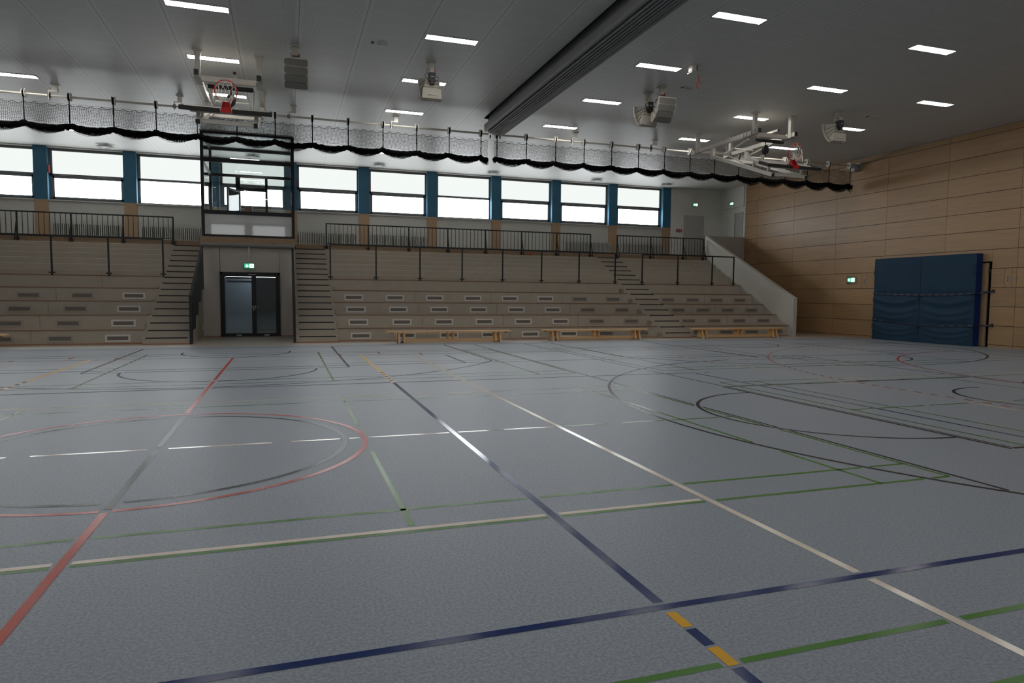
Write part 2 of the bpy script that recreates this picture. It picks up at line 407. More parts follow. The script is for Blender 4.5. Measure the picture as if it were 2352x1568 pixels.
# ------------------------------------------------------------------ ceiling, walls
SX0, SX1, SYE = 5.90, 6.62, 20.56           # slot of the partition curtain
c = MB()
c.box(XL, SX0, YN-.2, 30.5, ZC, ZC+.1).box(SX1, XR+.15, YN-.2, 30.5, ZC, ZC+.1).box(SX0, SX1, SYE, 30.5, ZC, ZC+.1)
tag(c.build('ceiling', M['ceiling']), kind='structure')
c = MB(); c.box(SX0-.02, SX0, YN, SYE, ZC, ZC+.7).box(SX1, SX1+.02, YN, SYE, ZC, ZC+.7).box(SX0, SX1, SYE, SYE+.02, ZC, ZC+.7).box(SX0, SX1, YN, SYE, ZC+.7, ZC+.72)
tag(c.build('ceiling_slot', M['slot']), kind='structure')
# right wall: maple boards on a dark backing, real joints
rows = [0, .083] + [.083+.6102*k for k in range(1,12)] + [ZC]
w = MB(); w.mi = 1
OY0, OY1, OZ = 15.73, 19.6, 2.735            # storage opening behind the mats
w.box(XR+.02, XR+.1, YN, OY0, 0, ZC).box(XR+.02, XR+.1, OY1, 28.14, 0, ZC).box(XR+.02, XR+.1, OY0, OY1, OZ, ZC)
w.mi = 0
reg = [27.2-2.4535*k for k in range(-1,15)]
for i in range(len(rows)-1):
    z0, z1 = rows[i]+(.008 if i else 0), rows[i+1]-.008
    js = [y for y in reg if YN < y < 28.14] + [28.14, YN]
    if i <= 4: js = [y for y in js if not (15.0 < y < 21.2)] + [20.03, 17.87, OY0]
    if i == 5: js = [y for y in js if not (15.0 < y < 21.2)] + [20.03, 17.87, 15.72]
    if i == 4: js += [20.86, 20.62, 15.30, 15.07]
    js = sorted(set(js))
    for a, b in zip(js, js[1:]):
        a2, b2 = a+.005, b-.005
        if z0 < OZ and b > OY0+.01 and a < OY1:
            if z1 > OZ: w.box(XR, XR+.02, a2, min(b2, OY1), max(z0, OZ+.02), z1)
            if b <= OY1: continue
            a2 = max(a2, OY1)
        w.box(XR, XR+.02, a2, b2, z0, z1)
wr = tag(w.build('wall_right', [M['wood_wall'], M['wood_gap']]), kind='structure')
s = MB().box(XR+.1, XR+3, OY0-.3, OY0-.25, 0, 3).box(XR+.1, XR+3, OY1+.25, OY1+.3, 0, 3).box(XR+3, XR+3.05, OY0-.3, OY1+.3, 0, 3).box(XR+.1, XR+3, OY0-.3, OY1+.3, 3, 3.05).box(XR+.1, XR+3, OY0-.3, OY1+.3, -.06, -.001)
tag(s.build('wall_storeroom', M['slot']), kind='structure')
d = tag(MB().box(XR-.005, XR+.045, OY0+.10, OY0+.19, .02, OZ-.03).box(XR+.05, XR+.09, OY0+.16, OY1-.05, .02, OZ-.03).build('door_2', M['pillar_wood']), kind='structure')
MB().box(XR+.0, XR+.03, OY0+.02, OY0+.12, 2.40, 2.50).build('hinge', M['black_metal'], d)
# white return beyond the wood, with a flush door
ww = MB().box(XR+.0, XR+.12, 28.14, 30.4, 3.3, ZC).box(XR-.06, XR, 28.22, 30.1, 6.02, ZC)
tag(ww.build('wall_return', M['white_wall']), kind='structure')
d = MB().box(XR-.02, XR, 28.28, 28.96, 3.46, 5.74).build('door_3', M['door_white']); d['kind'] = 'structure'
MB().box(XR-.025, XR-.002, 28.90, 28.92, 3.46, 5.70).build('joint', M['nosing'], d)
# far wall: brick below the sills, lintel, solid part on the right
PX = [-8.97+2.997*i for i in range(-5, 10)]  # left edges of the pillars; .45 wide
w = MB().box(XL, 18.5, 30.13, 30.5, 3.0, 5.0).box(XL, 18.5, 30.1, 30.5, 6.965, ZC)
tag(w.build('wall_far', M['panel_wall']), kind='structure')
w = MB().box(18.46, XR+.1, 30.1, 30.5, 3.0, ZC)
tag(w.build('wall_far_side', M['white_wall']), kind='structure')
d = MB().box(19.22, 20.42, 30.085, 30.1, 3.46, 5.66).build('door_4', M['door_white']); d['kind'] = 'structure'
MB().box(20.30, 20.32, 30.08, 30.095, 3.46, 5.62).box(19.2, 20.46, 30.08, 30.1, 5.64, 5.68).build('door_frame', M['panel_wall'], d)
for x in PX:
    if x < XL: continue
    p = tag(MB().box(x, x+.45, 30.09, 30.5, 5.0, ZC-.001).build('pillar', M['pillar_blue']), kind='structure')
    part_label(MB().box(x, x+.45, 30.09, 30.5, 3.46, 4.999).build('pillar_casing', M['pillar_wood'], p), 'light wood casing of the pillar base')
# windows between the pillars
n = 0
for i, (xa, xb) in enumerate(zip(PX, PX[1:])):
    a, b = xa+.45, xb
    if b < -21: continue
    n += 1; fixed = (round((xa+8.97)/2.997) in (1, 5))
    Y0, Y1 = 30.34, 30.42
    f = MB().box(a, b, Y0, Y1, 6.875, 6.97).box(a, a+.10, Y0, Y1, 5.0, 6.9).box(b-.055, b, Y0, Y1, 5.0, 6.9)
    wn = f
    if fixed: f.box(a, b, Y0, Y1, 5.92, 6.01).box(a, b, Y0, Y1, 5.0, 5.06)
    else:
        f.box(a, b, Y0, Y1, 5.93, 6.01).box(a, b, Y0, Y1, 5.0, 5.07)
    wo = f.build('window_%d' % n, M['win_frame']); wo['kind'] = 'structure'
    MB().box(a+.1, b-.055, 30.40, 30.41, 6.01, 6.875).build('pane', M['pane_up'], wo)
    if fixed: MB().box(a+.1, b-.055, 30.40, 30.41, 5.06, 5.92).build('pane', M['pane_low'], wo)
    else:
        ss = MB().box(a+.10, b-.055, 30.32, 30.36, 5.845, 5.93).box(a+.10, b-.055, 30.32, 30.36, 5.07, 5.14).box(a+.10, a+.165, 30.32, 30.36, 5.07, 5.93).box(b-.13, b-.055, 30.32, 30.36, 5.07, 5.93).build('sash', M['win_frame'], wo)
        MB().box(a+.165, b-.13, 30.38, 30.39, 5.14, 5.845).build('pane', M['pane_low'], wo)
        for x in (a+.35, b-.95): MB().box(x, x+.5, 30.30, 30.32, 5.945, 5.965).build('opener', M['grey_metal'], wo)
    MB().box(a-.005, b+.005, 30.05, 30.36, 4.955, 5.0).build('sill', M['sill'], wo)
# wall behind the camera with its own band of windows, wall far left
w = MB().box(XL, XR+.1, YN-.2, YN, 0, 5.0).box(XL, XR+.1, YN-.2, YN, 6.9, ZC)
for x in PX: w.box(x, x+.45, YN-.2, YN, 5.0, 6.9)
w.box(XL, PX[0], YN-.2, YN, 5, 6.9).box(PX[-1]+.45, XR+.1, YN-.2, YN, 5, 6.9)
tag(w.build('wall_near', M['pillar_wood']), kind='structure')
for i, (xa, xb) in enumerate(zip(PX, PX[1:])):
    n += 1; a, b = xa+.45, xb
    wo = MB().box(a, b, YN-.12, YN-.05, 5.0, 5.08).box(a, b, YN-.12, YN-.05, 6.82, 6.9).box(a, a+.08, YN-.12, YN-.05, 5.08, 6.82).box(b-.08, b, YN-.12, YN-.05, 5.08, 6.82).box(a+.08, b-.08, YN-.12, YN-.05, 5.9, 5.98).build('window_%d' % n, M['win_frame']); wo['kind'] = 'structure'
    MB().box(a+.08, b-.08, YN-.11, YN-.10, 5.08, 5.90).box(a+.08, b-.08, YN-.11, YN-.10, 5.98, 6.82).build('pane', M['pane_back'], wo)
tag(MB().box(XL-.15, XL, YN-.2, 30.5, 0, ZC).build('wall_left', M['pillar_wood']), kind='structure')

# ------------------------------------------------------------------ stand: tiers, stairs, gallery
RS, DP, Y1T = .2045, .3925, 22.25
def tier_profile():                          # (front, z0, z1) of each riser, back at 28.14
    t = [(Y1T+2*DP*k, 2*RS*k, 2*RS*(k+1)) for k in range(5)]
    t += [(25.78+DP*k, 10*RS+RS*k, 10*RS+RS*(k+1)) for k in range(6)]
    return t
TP = tier_profile()
def section(x0, x1, vents, joints, joints5, label, dull):
    t = thing('bleacher', ((x0+x1)/2, Y1T, 0), label, 'bleacher', 'bleacher sections')
    for k, (yf, z0, z1) in enumerate(TP):
        MB().box(x0, x1, yf, 28.14, z0, z1).build('tier', M['bleach'], t, .008 if k > 4 else 0)
        if k < 5:
            MB().box(x0+.02, x1-.02 if x1 < 19 else x1, yf-.022, yf+.30, z1+.001, z1+.027).build('seat_board', M['edge_wood'], t)
        if k < 4:
            for x in joints: MB().box(x-.007, x+.007, yf-.004, yf+.01, z0+.02, z1).build('panel_joint', M['bleach_joint'], t)
            for x in vents:
                fr = MB(); X0, X1, Z0, Z1 = x, x+.655, z0+.068, z0+.278
                fr.box(X0, X1, yf-.012, yf+.004, Z0, Z0+.05).box(X0, X1, yf-.012, yf+.004, Z1-.05, Z1).box(X0, X0+.055, yf-.012, yf+.004, Z0+.05, Z1-.05).box(X1-.055, X1, yf-.012, yf+.004, Z0+.05, Z1-.05)
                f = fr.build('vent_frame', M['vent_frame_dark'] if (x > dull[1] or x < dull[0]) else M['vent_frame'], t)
                g = MB().box(X0+.055, X1-.055, yf-.004, yf+.004, Z0+.05, Z1-.05)
                for j in range(5): g.box(X0+.055, X1-.055, yf-.008, yf, Z0+.058+j*.022, Z0+.066+j*.022)
                g.build('grille', M['vent_grille'], f)
        if k == 4:
            for x in joints5: MB().box(x-.006, x+.006, yf-.004, yf+.01, z0+.02, z1).build('panel_joint', M['bleach_joint'], t)
    MB().box(x0, x1, Y1T-.012, Y1T, 0, .03).build('skirting', M['skirt'], t)
    return t
LV = [-5.01-1.45*i for i in range(5)]; CV = [1.945+1.463*i for i in range(8)]; RV = [14.735+1.183*i for i in range(4)]
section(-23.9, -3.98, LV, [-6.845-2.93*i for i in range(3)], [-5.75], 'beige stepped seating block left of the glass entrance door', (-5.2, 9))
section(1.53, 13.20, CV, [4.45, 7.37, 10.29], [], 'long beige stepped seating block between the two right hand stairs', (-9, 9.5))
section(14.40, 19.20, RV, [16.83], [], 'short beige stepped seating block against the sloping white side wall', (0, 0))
def stair(x0, x1, s0, s1, label):
    t = thing('stair', ((x0+x1)/2, Y1T-DP, 0), label, 'stairs', 'stairs of the stand')
    for j in range(1, 17):
        yf = Y1T+DP*(j-2)
        MB().box(x0, x1, yf, 28.14, RS*(j-1), RS*j-.0005).build('step', M['bleach'], t)
        MB().box(s0, s1, yf-.004, yf+.035, RS*j-.034, RS*j+.002).build('nosing', M['nosing'], t)
    MB().box(x0, x1, Y1T-DP-.012, Y1T-DP, 0, .03).build('skirting', M['skirt'], t)
stair(-3.98, -2.72, -3.90, -2.78, 'beige concrete stairs with black nosings left of the entrance door')
stair(.26, 1.53, .36, 1.46, 'beige concrete stairs with black nosings right of the entrance door')
stair(13.20, 14.40, 13.30, 14.40-.02, 'beige stairs with black nosings cutting through the right of the stand')
# gallery floor with its chipboard front
tag(MB().box(XL, -2.72, 28.16, 30.6, 3.1, 3.46).box(.31, 19.2, 28.16, 30.6, 3.1, 3.46).box(-2.72, .31, 25.42, 30.6, 3.22, 3.46).box(19.2, XR+.1, 28.2, 30.6, 3.1, 3.46).build('floor_gallery', M['beige_floor']), kind='structure')
o = MB()
for a, b in ((XL,-2.78),(.37,19.2)):
    x = a
    while x < b-.01:
        e = min(x+1.64, b); o.box(x+.003, e-.003, 28.135, 28.16, 3.272, 3.465); x = e
tag(o.build('trim_1', M['osb']), kind='structure')
tag(MB().box(19.2, XR, 28.14, 28.2, 0, 4.48).build('wall_gallery_end', M['alcove']), kind='structure')
# sloping side wall of the stand
pr = [(0,0),(0,1.515),(6.12,4.47),(6.2,4.47),(6.2,0)]
w = MB().prism([(19.20, 22.0+a, z) for a, z in pr], (.17,0,0))
sw = tag(w.build('wall_stand_side', M['side_wall']), kind='structure')
# alcove of the entrance door
w = MB().box(-2.75, -2.165, 25.4, 25.6, 0, 3.12).box(-.22, .30, 25.4, 25.6, 0, 3.12).box(-2.18, -.21, 25.4, 25.6, 2.25, 3.12)
tag(w.build('wall_alcove', M['alcove']), kind='structure')
tag(MB().box(-2.72, .26, 25.387, 25.4, 0, .03).build('baseboard_alcove', M['skirt']), kind='structure')
tag(MB().prism([(-2.74,25.18,3.13),(-2.74,25.15,3.17),(-2.74,25.18,3.21),(-2.74,25.42,3.22),(-2.74,25.42,3.10),(-2.74,25.26,3.10)], (3.05,0,0)).build('trim_2', M['grey_metal']), kind='structure')
tag(MB().box(-2.78, .36, 25.37, 25.42, 3.235, 3.445).box(.31, .36, 25.42, 28.13, 3.235, 3.445).box(-2.78, -2.73, 25.42, 28.13, 3.235, 3.445).build('trim_3', M['osb']), kind='structure')
tag(MB().box(-2.74, .30, 25.2, 28.14, 3.22, 3.235).build('ceiling_alcove', M['alcove']), kind='structure')
# entrance: double door, glazed
DY = 25.34
d = MB().box(-2.17, -2.10, DY, 25.44, 0, 2.245).box(-.285, -.215, DY, 25.44, 0, 2.245).box(-2.17, -.215, DY, 25.44, 2.17, 2.245).build('door_1', M['anthracite']); d['kind'] = 'structure'
for (a, b, hx, sgn) in ((-2.10,-1.08,-1.115,-1),(-1.08,-.285,-1.045,1)):
    lf = MB().box(a, a+.075, DY+.01, 25.43, .01, 2.17).box(b-.075, b, DY+.01, 25.43, .01, 2.17).box(a+.075, b-.075, DY+.01, 25.43, 2.09, 2.17).box(a+.075, b-.075, DY+.01, 25.43, .01, .115).build('door_leaf', M['anthracite'], d)
    MB().box(a+.075, b-.075, DY+.04, DY+.05, .115, 2.09).build('glass', M['door_glass'], lf)
    MB().tube([(hx,DY+.01,1.04),(hx,DY-.05,1.04),(hx+sgn*.13,DY-.05,1.04)], .011, 8).box(hx-.018, hx+.018, DY+.0, DY+.012, .98, 1.08).build('handle', M['grey_metal'], lf)
    MB().box((a+b)/2-.075, (a+b)/2+.09, DY+.002, DY+.012, .025, .075).build('plate', M['grey_metal'], lf)
MB().box(-1.105, -1.075, DY-.002, DY+.012, .92, .96).build('lock', M['rubber'], d)
MB().box(-1.25, -1.0, DY-.03, DY, 2.155, 2.185).build('door_closer', M['grey_metal'], d)
# vestibule seen through the door glass
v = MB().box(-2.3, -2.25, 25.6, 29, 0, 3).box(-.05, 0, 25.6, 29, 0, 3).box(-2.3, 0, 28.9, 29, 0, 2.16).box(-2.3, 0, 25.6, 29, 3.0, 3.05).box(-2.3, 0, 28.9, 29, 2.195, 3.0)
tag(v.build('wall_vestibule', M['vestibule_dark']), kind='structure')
tag(MB().box(-2.05, -1.17, 26.55, 26.60, .02, 1.97).box(-1.17, -1.10, 26.5, 26.62, 0, 2.03).box(-2.12, -2.05, 26.5, 26.62, 0, 2.03).box(-2.05, -1.17, 26.5, 26.62, 1.97, 2.03).build('door_5', M['vestibule']), kind='structure')
tag(MB().box(-2.3, 0, 28.93, 28.94, 2.16, 2.195).build('window_vestibule', M['pane_low']), kind='structure')
la = bpy.data.lights.new('vestibule_fill', 'AREA'); la.energy = 13; la.size = .35; la.color = (.82,.90,1.0)  # unseen fill light added to brighten the panel behind the left door leaf
lo_ = bpy.data.objects.new('vestibule_fill', la); C.objects.link(lo_); lo_.location = (-.75, 25.85, 2.9); lo_.rotation_euler = (math.radians(28), math.radians(14), 0)
# stair parapets: bent black plates with a stepped lower edge, either side of the alcove
def parapet(x, sg, label):
    t = thing('stair_balustrade', (x, 21.85, 0), label, 'balustrade', 'black stair balustrades')
    zt = lambda y: 1.42+.521*(y-21.80)
    P = [(21.80,0),(21.80,zt(21.80)),(25.02,zt(25.02)),(25.02,1.63),(24.30,1.63)]
    for y, z in ((24.18,1.225),(23.47,1.225),(23.40,.82),(22.78,.82),(22.63,.425),(22.03,.425),(21.90,0)): P.append((y,z))
    # outline split into convex strips
    b = MB(); ex = (sg*.012,0,0)
    lo = [(21.80,0),(21.90,0),(22.03,.425),(22.63,.425),(22.78,.82),(23.40,.82),(23.47,1.225),(24.18,1.225),(24.30,1.63),(25.02,1.63)]
    for (ya,za),(yb,zb) in zip(lo, lo[1:]):
        b.prism([(x,ya,za),(x,yb,zb),(x,yb,zt(yb)),(x,ya,zt(ya))], ex)
    b.build('panel', M['black_metal'], t)
    cpt = MB().bar((x-sg*.02,21.80,zt(21.80)), (x-sg*.02,25.02,zt(25.02)), .075, .02).box(x-sg*.06, x+sg*.014, 21.785, 21.80, 0, zt(21.8)).build('capping', M['black_metal'], t)
    for z in (.05, .15): MB().cyl((x-.02*sg,21.775,z), (x-.02*sg,21.79,z), .008, 8).build('bolt', M['grey_metal'], t)
parapet(-2.66, 1, 'black sheet metal stair balustrade left of the entrance alcove')
parapet(.20, -1, 'black sheet metal stair balustrade right of the entrance alcove')
# socket in the alcove
t = thing('wall_socket', (-2.715, 25.15, .3), 'small white socket low on the left side of the entrance alcove', 'socket')
MB().box(-2.72, -2.705, 25.10, 25.18, .26, .38).build('cover', M['rubber'], t)

# ------------------------------------------------------------------ control booth
t = thing('control_booth', (-1.2, 25.4, 3.46), 'black framed glass control booth above the entrance door', 'booth')
A, B, F0, F1, K0, K1 = -2.72, .31, 25.40, 25.49, 28.10, 28.18
for x in (A, B-.10): MB().box(x, x+.10, F0, F1, 3.46, ZC-.002).build('front_post', M['anthracite'], t)
for z0, z1, nm in ((3.46,3.53,'bottom_rail'),(4.225,4.355,'front_rail'),(5.985,6.12,'front_rail'),(6.93,ZC-.002,'top_rail')):
    MB().box(A+.1, B-.1, F0, F1, z0, z1).build(nm, M['anthracite'], t)
part_label(MB().box(A+.1, B-.1, F0+.03, F0+.045, 3.53, 4.225).build('spandrel_panel', M['spandrel'], t), 'shiny grey glass panel')
for z0, z1 in ((4.355,5.985),(6.12,6.93)): MB().box(A+.1, B-.1, F0+.035, F0+.045, z0, z1).build('glass', M['glass'], t)
for x in (A, B-.10):
    MB().box(x, x+.10, K0, K1, 3.47, ZC-.002).build('back_post', M['anthracite'], t)
    for z0, z1 in ((3.47,3.53),(4.24,4.34),(5.95,6.03),(6.92,ZC-.002)): MB().box(x+.01, x+.09, F1, K0, z0, z1).build('side_rail', M['anthracite'], t)
    for z0, z1 in ((3.53,4.24),(4.34,5.95),(6.03,6.92)): MB().box(x+.045, x+.055, F1, K0, z0, z1).build('glass', M['glass'], t)
for z0, z1 in ((3.47,3.53),(5.93,6.04),(6.90,ZC-.002)): MB().box(A+.1, B-.1, K0, K1, z0, z1).build('back_rail', M['anthracite'], t)
for x0, x1 in ((-1.79,-1.63),(-.73,-.64)): MB().box(x0, x1, K0, K1, 3.53, 5.93).build('mullion', M['anthracite'], t)
MB().box(-1.63, -.73, K0, K1, 5.42, 5.56).build('transom', M['anthracite'], t)
for x0, x1, z0, z1 in ((A+.1,-1.79,3.53,5.93),(-.64,B-.1,3.53,5.93),(-1.63,-.73,5.56,5.93),(A+.1,B-.1,6.04,6.90)): MB().box(x0, x1, K0+.035, K0+.045, z0, z1).build('glass', M['glass'], t)
# open door leaf
hx, hy = -1.63, 28.09; dx, dy = -.40, -.80; L = math.hypot(dx, dy); ux = Vector((dx/L, dy/L, 0)); nx = Vector((-ux.y, ux.x, 0))
def leafbox(u0, u1, z0, z1, th=.05, nm='door_leaf', m='anthracite', par=t):
    c0 = Vector((hx,hy,0))+ux*((u0+u1)/2); c0.z = (z0+z1)/2
    return MB().obox(c0, ux, nx, (0,0,1), abs(u1-u0)/2, th/2, (z1-z0)/2)
lf = leafbox(0, .07, 3.5, 5.42); 
for a in ((L-.07,L,3.5,5.42),(.07,L-.07,5.34,5.42),(.07,L-.07,3.5,3.58)):
    q = leafbox(*a); lf._add(q.v, q.f)
lf = lf.build('door_leaf', M['anthracite'], t)
leafbox(.07, L-.07, 3.58, 5.34, .008).build('glass', M['glass'], lf)
MB().box(A+.1, B-.1, F1+.05, F1+.60, 4.19, 4.22).build('counter', M['white_wall'], t)
b = tag(MB().box(-1.43, -1.16, 27.0, 27.2, 4.221, 4.72).build('carton', M['counter']), 'small brown carton standing on a stool inside the glass booth', 'carton')
st = thing('stool', (-1.33, 27.1, 3.46), 'plain stool carrying the brown carton in the glass booth', 'stool')
MB().box(-1.52, -1.14, 26.92, 27.28, 4.18, 4.22).build('seat', M['counter'], st)
for x in (-1.48,-1.18):
    for y in (26.96,27.24): MB().box(x-.015, x+.015, y-.015, y+.015, 3.46, 4.18).build('leg', M['black_metal'], st)

# ------------------------------------------------------------------ railings
def front_rail(posts, x0, x1, label):
    t = thing('safety_rail', ((x0+x1)/2, 25.35, 2.05), label, 'railing', 'lower railings of the stand')
    MB().box(x0-.025, x1+.025, 25.33, 25.375, 3.275, 3.325).build('top_rail', M['black_metal'], t)
    for x in posts:
        p = MB().box(x-.025, x+.025, 25.33, 25.372, 2.04, 3.275).build('post', M['black_metal'], t)
        MB().box(x-.085, x+.085, 25.368, 25.383, 2.11, 2.15).cyl((x-.07,25.33,2.13),(x-.07,25.37,2.13),.022,10).cyl((x+.07,25.33,2.13),(x+.07,25.37,2.13),.022,10).build('clamp', M['black_metal'], p)
front_rail([-3.92-1.612*i for i in range(6)], -3.92-1.612*5, -3.92, 'low black post and rail barrier on the left seating block')
front_rail([1.52+1.636*i for i in range(8)], 1.52, 12.97, 'long low black post and rail barrier on the middle seating block')
front_rail([14.24,15.96,17.69,18.80], 14.24, 18.80, 'short low black post and rail barrier beside the sloping side wall')
def upper_rail(posts, label, sgn):
    x0, x1 = min(posts), max(posts)
    t = thing('gallery_railing', ((x0+x1)/2, 28.1, 3.27), label, 'railing', 'upper gallery railings')
    MB().box(x0-.02, x1+.02, 28.08, 28.12, 4.29, 4.335).build('top_rail', M['black_metal'], t)
    MB().box(x0, x1, 28.085, 28.115, 3.505, 3.535).build('bottom_rail', M['black_metal'], t)
    ps = sorted(posts)
    for x in ps:
        p = MB().box(x-.025, x+.025, 28.075, 28.125, 3.275, 4.29).build('post', M['black_metal'], t)
        MB().bar((x+.0,28.08,4.05), (x,27.80,3.275), .03, .03).build('brace', M['black_metal'], p)
        MB().box(x-.075, x+.06, 28.06, 28.09, 3.34, 3.40).build('bracket', M['black_metal'], p)
    for a, b in zip(ps, ps[1:]):
        k = max(1, round((b-a)/.164))
        for i in range(1, k):
            x = a+(b-a)*i/k
            MB().box(x-.0085, x+.0085, 28.09, 28.11, 3.535, 4.29).build('baluster', M['black_metal'], t)
upper_rail([-3.98-1.648*i for i in range(6)], 'black baluster railing along the gallery left of the control booth', -1)
upper_rail([1.54+1.652*i for i in range(8)], 'long black baluster railing along the gallery right of the control booth', 1)
upper_rail([14.45,16.2,17.95,19.06], 'short black baluster railing ending at the sloping side wall', 1)

# ------------------------------------------------------------------ radiators under the windows
def radiator(x0, x1, label):
    t = thing('radiator', ((x0+x1)/2, 30.05, 3.6), label, 'radiator', 'radiators along the gallery')
    n = int(round((x1-x0)/.07)); p = (x1-x0)/n; b = MB()
    for i in range(n): b.box(x0+p*i+.018, x0+p*i+p-.018, 29.95, 30.085, 3.60, 4.12)
    b.build('column_set', M['radiator'], t)
    MB().box(x0, x1, 29.98, 30.06, 3.585, 3.625).box(x0, x1, 29.98, 30.06, 4.09, 4.13).build('header', M['radiator'], t)
    for x in (x0+.06, x1-.06): MB().box(x-.02, x+.02, 30.09, 30.13, 3.7, 3.76).build('bracket', M['grey_metal'], t)
radiator(-8.40, -6.08, 'white column radiator behind the left gallery railing, far left of the photo')
radiator(-5.40, -3.10, 'white column radiator just left of the control booth')
radiator(.52, 2.92, 'white column radiator just right of the control booth')
radiator(3.52, 5.95, 'white column radiator under the third window right of the booth')
radiator(12.72, 15.1, 'white column radiator in the gap between the two right hand gallery railings')
radiator(15.70, 18.05, 'white column radiator under the rightmost window')
# ------------------------------------------------------------------ gym benches
def bench(x0, y, label):
    X0, X1 = x0, x0+4.12
    t = thing('gym_bench', ((X0+X1)/2, y, 0), label, 'bench', 'wooden gym benches')
    s = MB(); s.prism([(X0,y-.10,.325),(X0+.10,y-.15,.325),(X1-.10,y-.15,.325),(X1,y-.10,.325),(X1,y+.10,.325),(X1-.10,y+.15,.325),(X0+.10,y+.15,.325),(X0,y+.10,.325)], (0,0,.048))
    s.build('seat_board', M['bench'], t)
    MB().box(X0+.42, X1-.42, y-.05, y+.05, .035, .115).build('beam', M['bench'], t)
    for x in (X0+.40, X0+.56, X0+1.98, X0+2.16, X1-.56, X1-.40):
        wtop, wbot = .11, (.19 if x < X0+1 or x > X1-1 else .07); zb = .02 if wbot > .1 else .10
        l = MB(); l.prism([(x-.03,y-wtop,.326),(x-.03,y+wtop,.326),(x-.03,y+wbot,zb),(x-.03,y-wbot,zb)], (.06,0,0))
        lg = l.build('leg', M['bench'], t)
        if wbot > .1 and (abs(x-X0-.40) < .01 or abs(x-X1+.40) < .01):
            for q in (-1,1): MB().box(x-.03, x+.03, y+q*wbot-.03, y+q*wbot+.03, 0, .075).build('foot', M['rubber'], lg)
    for x in (X0+.47, ):
        w = MB(); w.cyl((x,y-.10,.05), (x,y-.13,.05), .05, 14).cyl((x,y+.10,.05), (x,y+.13,.05), .05, 14); w.build('wheel', M['dark_rubber'], t)
        MB().box(x-.04, x+.04, y-.14, y-.12, .05, .15).build('bracket', M['grey_metal'], t)
    for x in (X0+.14, X1-.22): MB().box(x, x+.09, y-.06, y+.06, .30, .335).build('hook_block', M['dark_rubber'], t)
bench(2.93, 21.22, 'pine gym bench standing just right of the entrance stairs, left of three')
bench(8.20, 21.45, 'pine gym bench in the middle of the row before the stand')
bench(14.18, 21.50, 'pine gym bench nearest the sloping side wall, right of the middle stairs')
bench(-7.05-4.12, 21.25, 'pine gym bench showing only its end at the left photo edge')

# ------------------------------------------------------------------ crash mats against the wood wall
def crash_mat(y0, y1, x_f, label, wr, right):
    t = thing('crash_mat', (x_f+.12, (y0+y1)/2, 0), label, 'mat', 'upright crash mats')
    n, m = 24, 36; P = []
    rnd = random.Random(wr)
    def depth(u, v):           # bulge and sag folds, metres towards the hall
        z = v*3.02; e = min(u, 1-u)*2; d = .030*min(1, e*3)
        sag = -.22*(1-(2*u-1)**2)
        for zc, am in ((1.58,.026),(1.40,-.014),(1.22,.022),(1.02,.018),(.60,.022),(.42,.020),(.24,.012)):
            d += am*math.exp(-((z-(zc+sag*.95))/.06)**2)*min(1, e*4)
        for zc in (1.72,.70): d -= .022*math.exp(-((z-zc-sag*(.02 if zc > 1 else .15))/.07)**2)
        return max(d, .002)
    for j in range(m*2+1):
        v = j/(m*2); P.append([(x_f-depth(i/n, v), y1-(y1-y0)*i/n, .005+v*3.015) for i in range(n+1)])
    b = MB(); b.grid(P)
    b.build('cover_front', M['mat_blue'], t)
    MB().box(x_f+.002, XR-.012, y0+.004, y1-.004, .005, 3.02).build('cover_body', M['mat_side'], t)
    MB().box(x_f-.003, x_f+.004, y0+.02, y1-.02, 2.285, 2.292).build('seam', M['strap'], t)
    for z in (2.5, 1.49, .48):
        for y, dy in (((y1, .09),) if not right else ((y1, -.02), (y0, -.02))):
            q = .04 if (dy > 0) else .0
            pts = [(x_f+q*0+.06*(dy > 0)-.03*(dy < 0), y+(dy if 0 else 0)+(.085*math.sin(PI*k/10) if dy > 0 else -.01), z+.17-.34*k/10) for k in range(11)] if dy > 0 else [(x_f-.012-.06*math.sin(PI*k/10), y+(.01 if y == y1 else .03), z+.17-.34*k/10) for k in range(11)]
            MB().tube(pts, .010, 6).build('handle', M['dark_rubber'], t)
crash_mat(18.03, 20.0, 21.17, 'tall blue crash mat standing left, nearer the far corner', 3, False)
crash_mat(16.02, 18.02, 21.17, 'tall blue crash mat standing right, showing its bright blue side', 5, True)
